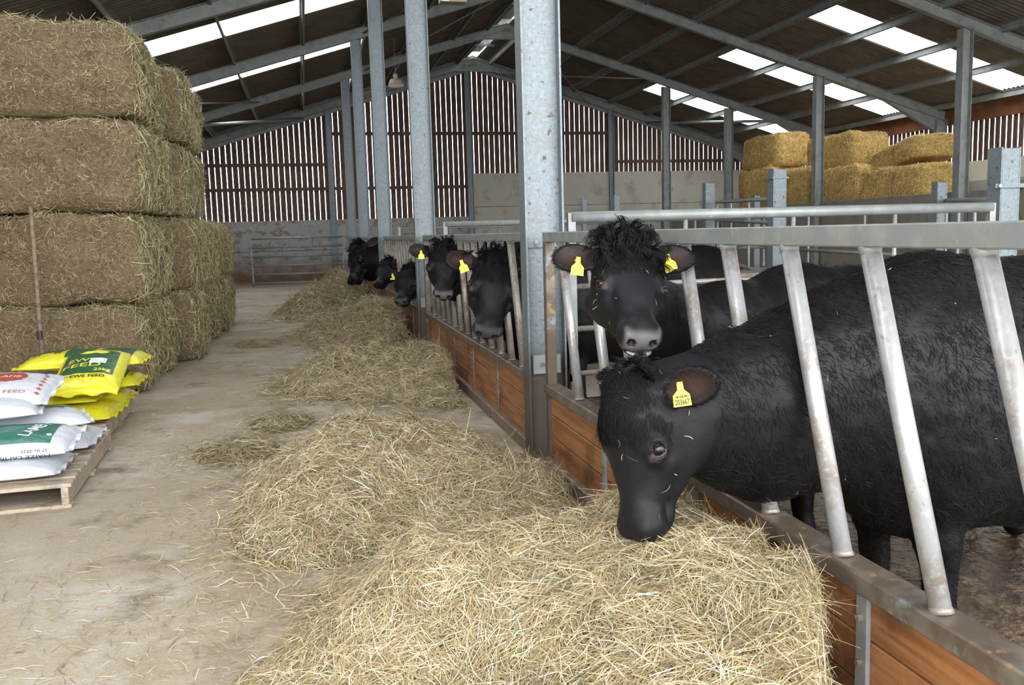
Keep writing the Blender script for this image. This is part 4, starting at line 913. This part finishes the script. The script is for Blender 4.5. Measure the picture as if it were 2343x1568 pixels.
def sack(x, y, z, L_, W_, T_, rz, m, label, group, pitch=0, roll=0, prints=(), seed=1, seam=.03):
    """pillow sack lying on its back; prints are laid on its top skin. long axis is local x"""
    rng = np.random.default_rng(seed)
    def prof(u, v): return (np.clip(1 - np.abs(u) ** 4, 0, 1) ** .6) * (np.clip(1 - np.abs(v) ** 2.6, 0, 1) ** .65)
    def top(X, Y, off=0.):
        u = np.clip(X / (L_ / 2), -1, 1); v = np.clip(Y / (W_ / 2), -1, 1)
        P = np.stack([X * 1., Y * 1., 0 * X + seed], -1)
        cr = .006 * noise3(P, 3.4, seed) + .0035 * noise3(P * np.array([1, 2.2, 1]), 7, seed + 2)
        edge = np.clip((1 - np.abs(v)) * 3, 0, 1) * np.clip((1 - np.abs(u)) * 4, 0, 1)
        return T_ * (.30 + .70 * prof(u, v)) + cr * edge + off
    n, m_ = 46, 32; U, Vv = np.meshgrid(np.sin(np.linspace(-1, 1, n) * math.pi / 2), np.sin(np.linspace(-1, 1, m_) * math.pi / 2), indexing='ij')
    pin = 1 - .05 * (1 - np.abs(U) ** 3) * np.abs(Vv) ** 2 * 0; X = U * L_ / 2; Y = Vv * W_ / 2 * (1 - .04 * np.abs(U) ** 8)
    Zt = top(X, Y); Zb = T_ * .28 * (1 - prof(U, Vv)) * 1.0
    Tp = np.stack([X, Y, Zt], -1).reshape(-1, 3); Bt = np.stack([X, Y, np.minimum(Zb, Zt - .002)], -1).reshape(-1, 3)
    i = np.arange(n * m_).reshape(n, m_); q = np.stack([i[:-1, :-1], i[1:, :-1], i[1:, 1:], i[:-1, 1:]], -1).reshape(-1, 4); k = n * m_
    bd = list(i[:, 0]) + list(i[-1, 1:]) + list(i[::-1, -1][1:]) + list(i[0, ::-1][1:-1]); bd = np.array(bd); nx_ = np.roll(bd, -1)
    Q = np.concatenate([q, q[:, ::-1] + k, np.stack([bd + k, nx_ + k, nx_, bd], 1)])
    r = tag(empty('feed_sack', (x, y, z)), label, 'sack', group); r.rotation_euler = (roll, pitch, rz)
    link('sack_skin', np_mesh('sack_skin', np.concatenate([Tp, Bt]), Q, smooth=True), M[m], r)
    for e_ in (-1, 1):    # crimped seams at the two ends
        s_ = MB(); nn_ = 14
        for j in range(nn_):
            v0, v1 = -1 + 2 * j / nn_, -1 + 2 * (j + 1) / nn_; w0, w1 = [.012 * math.sin(v_ * 9 + seed) for v_ in (v0, v1)]
            s_.add([(e_ * (L_ / 2 - .006), v0 * W_ * .47, T_ * .28), (e_ * (L_ / 2 + seam), v0 * W_ * .485, T_ * .30 + w0), (e_ * (L_ / 2 + seam), v1 * W_ * .485, T_ * .30 + w1), (e_ * (L_ / 2 - .006), v1 * W_ * .47, T_ * .28)], [(0, 1, 2, 3)])
            s_.add([(e_ * (L_ / 2 - .006), v0 * W_ * .47, T_ * .28 + .003), (e_ * (L_ / 2 + seam), v0 * W_ * .485, T_ * .30 + w0 + .003), (e_ * (L_ / 2 + seam), v1 * W_ * .485, T_ * .30 + w1 + .003), (e_ * (L_ / 2 - .006), v1 * W_ * .47, T_ * .28 + .003)], [(3, 2, 1, 0)])
        s_.build('end_seam', M[m], r)
    lev = .0015
    for p_ in prints:
        kd = p_[0]; lev += .0006
        if kd == 'rect':        # x0,x1,y0,y1
            _, x0, x1, y0, y1, mt = p_; a, b = np.meshgrid(np.linspace(x0, x1, 28), np.linspace(y0, y1, 28), indexing='ij')
            i2 = np.arange(28 * 28).reshape(28, 28); q2 = np.stack([i2[:-1, :-1], i2[1:, :-1], i2[1:, 1:], i2[:-1, 1:]], -1).reshape(-1, 4)
            link('printed_panel', np_mesh('printed_panel', np.stack([a, b, top(a, b, lev)], -1), q2, smooth=True), M[mt], r)
        elif kd == 'poly':      # list of outline points (star shaped about its mean)
            _, pts, mt = p_; pts = np.array(pts, float); c = pts.mean(0); K = len(pts); rings = np.linspace(0, 1, 6)[1:]
            al = [c[None]] + [c + (pts - c) * t for t in rings]; A_ = np.concatenate(al); fs = []
            Vv_ = [tuple(map(float, (p[0], p[1], top(np.array(p[0]), np.array(p[1]), lev)))) for p in A_]
            for j in range(K): fs.append((0, 1 + j, 1 + (j + 1) % K))
            for ri in range(len(rings) - 1):
                for j in range(K): a0 = 1 + ri * K; fs.append((a0 + j, a0 + K + j, a0 + K + (j + 1) % K, a0 + (j + 1) % K))
            me = bpy.data.meshes.new('printed_shape'); me.from_pydata(Vv_, [], fs); link('printed_shape', me, M[mt], r)
        elif kd == 'text':      # text, x, y, size, angle, material, width, fat
            _, tx, px_, py_, sz, an, mt, wd, fat = p_; ca, sa = math.cos(an), math.sin(an)
            def pl(a, b):
                X_ = px_ + a * ca - b * sa; Y_ = py_ + a * sa + b * ca; return (X_, Y_, float(top(np.array(X_), np.array(Y_), lev + .001)))
            text_mesh(tx, sz, M[mt], r, 'lettering', pl, wd, cuts=2, fat=fat)
        elif kd == 'front':     # lettering on the side facing -y (local): text,x,z,size,flip
            _, tx, px_, pz_, sz, fl, mt, wd = p_; f_ = -1 if fl else 1
            text_mesh(tx, sz, M[mt], r, 'lettering', lambda a, b: (px_ + a * f_, -W_ / 2 - .004, pz_ + b * f_), wd)
    return r
def star(cx, cy, r0, r1=None, n=5, a0=math.pi / 2):
    r1 = r1 or r0 * .42; return [(cx + (r0 if i % 2 == 0 else r1) * math.cos(a0 + i * math.pi / n), cy + (r0 if i % 2 == 0 else r1) * math.sin(a0 + i * math.pi / n)) for i in range(2 * n)]
def sheep(cx, cy, s_, flip=1):
    body = [(-.9, .1), (-.8, .45), (-.4, .58), (.1, .55), (.45, .6), (.62, .85), (.8, .92), (1.05, .75), (1.0, .6), (.8, .55), (.72, .2), (.6, -.1), (.1, -.2), (-.5, -.2), (-.85, -.1)]
    out = [('poly', [(cx + flip * x_ * s_, cy + y_ * s_) for x_, y_ in body])]
    for lx in (-.7, -.5, .35, .55): out.append(('poly', [(cx + flip * (lx + dx) * s_, cy + dy * s_) for dx, dy in ((-.07, 0), (.07, 0), (.06, -.65), (-.06, -.65))]))
    return out
def mk(pl, mt): return [(*p_, mt) for p_ in pl]
HPI = math.pi / 2
W = 'white and green feed sacks on the near pallet'; YG = 'yellow feed sacks'
# near pallet: local x along world X (rz=0) unless turned
sack(-1.95, 5.72, .146, .92, .56, .13, .05, 'bag_w', 'plain white sack at the bottom front of the near pallet', W, seed=3)
sack(-1.86, 6.42, .146, .80, .62, .14, .05, 'bag_w', 'white sack at the bottom of the near pallet, behind the front one', W, seed=4, prints=[('rect', .1, .3, -.2, .2, 'p_teal')])
sack(-1.87, 5.80, .275, .86, .52, .13, .03, 'bag_w', 'white sack with a blue-green panel reading LAMB, front middle of the near pallet', W, seed=5, roll=.10,
     prints=[('rect', -.42, .34, -.19, .24, 'p_teal'), ('text', 'LAMB FEED', .285, .06, .10, 1.2, 'p_whi', .40, .001)] + [('poly', star(.32, -.10, .016, .015, 8), 'p_whi'),
             ('front', 'MAIZE LAMB FEED', .16, .045, .032, True, 'p_blk', .38), ('front', '37-05-2022', .27, .078, .026, True, 'p_blk', .14)])
sack(-1.88, 6.38, .29, .74, .56, .13, .35, 'bag_w', 'white sack with green band and sheep shapes, right rear middle of the near pallet', W, seed=6,
     prints=[('rect', -.10, .31, .02, .25, 'p_teal')] + mk(sheep(.02, -.04, .075), 'p_teal') + mk(sheep(.19, -.02, .07, -1), 'p_teal') + [('text', 'lamb creep', .10, .12, .05, .0, 'p_whi', .25, 0)])
sack(-2.08, 6.12, .42, .72, .48, .13, .22, 'bag_w', 'white sack with dark green print under the red-printed sack', W, seed=7,
     prints=[('rect', -.34, .30, .02, .22, 'p_teal'), ('text', 'creep', .05, .09, .08, .0, 'p_whi', .30, 0)])
sack(-2.12, 6.42, .50, .86, .60, .14, .0, 'bag_w', 'white sack with brick-red lettering, crest and red stars, top of the near pallet', W, seed=8, roll=.16,
     prints=[('poly', star(.17, .04, .11, .098, 14), 'p_red'), ('text', 'LAMB', .17, .015, .06, 0, 'p_whi', .14, 0), ('text', 'QUALITY FEED', .12, -.225, .045, 0, 'p_red', .40, 0),
             ('rect', .24, .30, .17, .24, 'p_red'), ('rect', .31, .36, .17, .24, 'p_blue')] + [('poly', star(.385 - .002 * j, -.20 + .062 * j, .022), 'p_red') for j in range(6)])
# yellow sacks
sack(-1.86, 7.40, .146, .72, .62, .15, .0, 'bag_y', 'yellow sack at the bottom front of the second pallet, blank top', YG, seed=11)
sack(-1.80, 8.02, .146, .56, .62, .15, .0, 'bag_y', 'yellow sack at the bottom rear of the second pallet', YG, seed=12, prints=[('text', 'EWE FEED', .14, .0, .05, HPI, 'p_blk', .2, 0)])
sack(-1.72, 8.0, .30, .60, .56, .13, .0, 'bag_y', 'yellow sack with a green panel at the right rear of the second layer', YG, seed=13, prints=[('rect', -.1, .22, -.2, .2, 'p_green'), ('text', 'EWE FEED', .26, .0, .045, HPI, 'p_blk', .25, 0)])
sack(-1.90, 7.42, .298, .62, .60, .09, .0, 'bag_y', 'flat yellow sack just under the sack reading EWE FEED', YG, seed=16)
sack(-1.69, 7.50, .44, .90, .50, .15, HPI + .06, 'bag_y', 'top yellow sack with green panel reading EWE FEED and a white paper label', YG, pitch=-.20, seed=14,
     prints=[('rect', -.25, .30, -.19, .20, 'p_green'), ('text', 'EWE', .0, .055, .115, -HPI, 'p_yel', .20, .0015), ('text', 'FEED', -.125, .045, .115, -HPI, 'p_yel', .27, .0015), ('text', '25kg', -.215, -.11, .07, -HPI, 'p_yel', .12, .002),
             ('text', 'EWE FEED', -.315, -.02, .05, -HPI, 'p_blk', .24, .001), ('rect', -.055, .075, -.12, .0, 'p_whi'), ('poly', [(.20, .10), (.27, .05), (.29, -.05), (.25, -.12), (.20, -.10)], 'p_yel')])
sack(-1.86, 8.10, .46, .94, .56, .15, .0, 'bag_y', 'yellow sack with green panel and cow shape, rear top of the second pallet', YG, pitch=.0, seed=15,
     prints=[('rect', -.12, .40, -.20, .24, 'p_green'), ('text', 'EWE FEED', .18, .02, .075, 1.2, 'p_yel', .34, .001)] + mk(sheep(-.26, -.02, .15), 'p_green'))
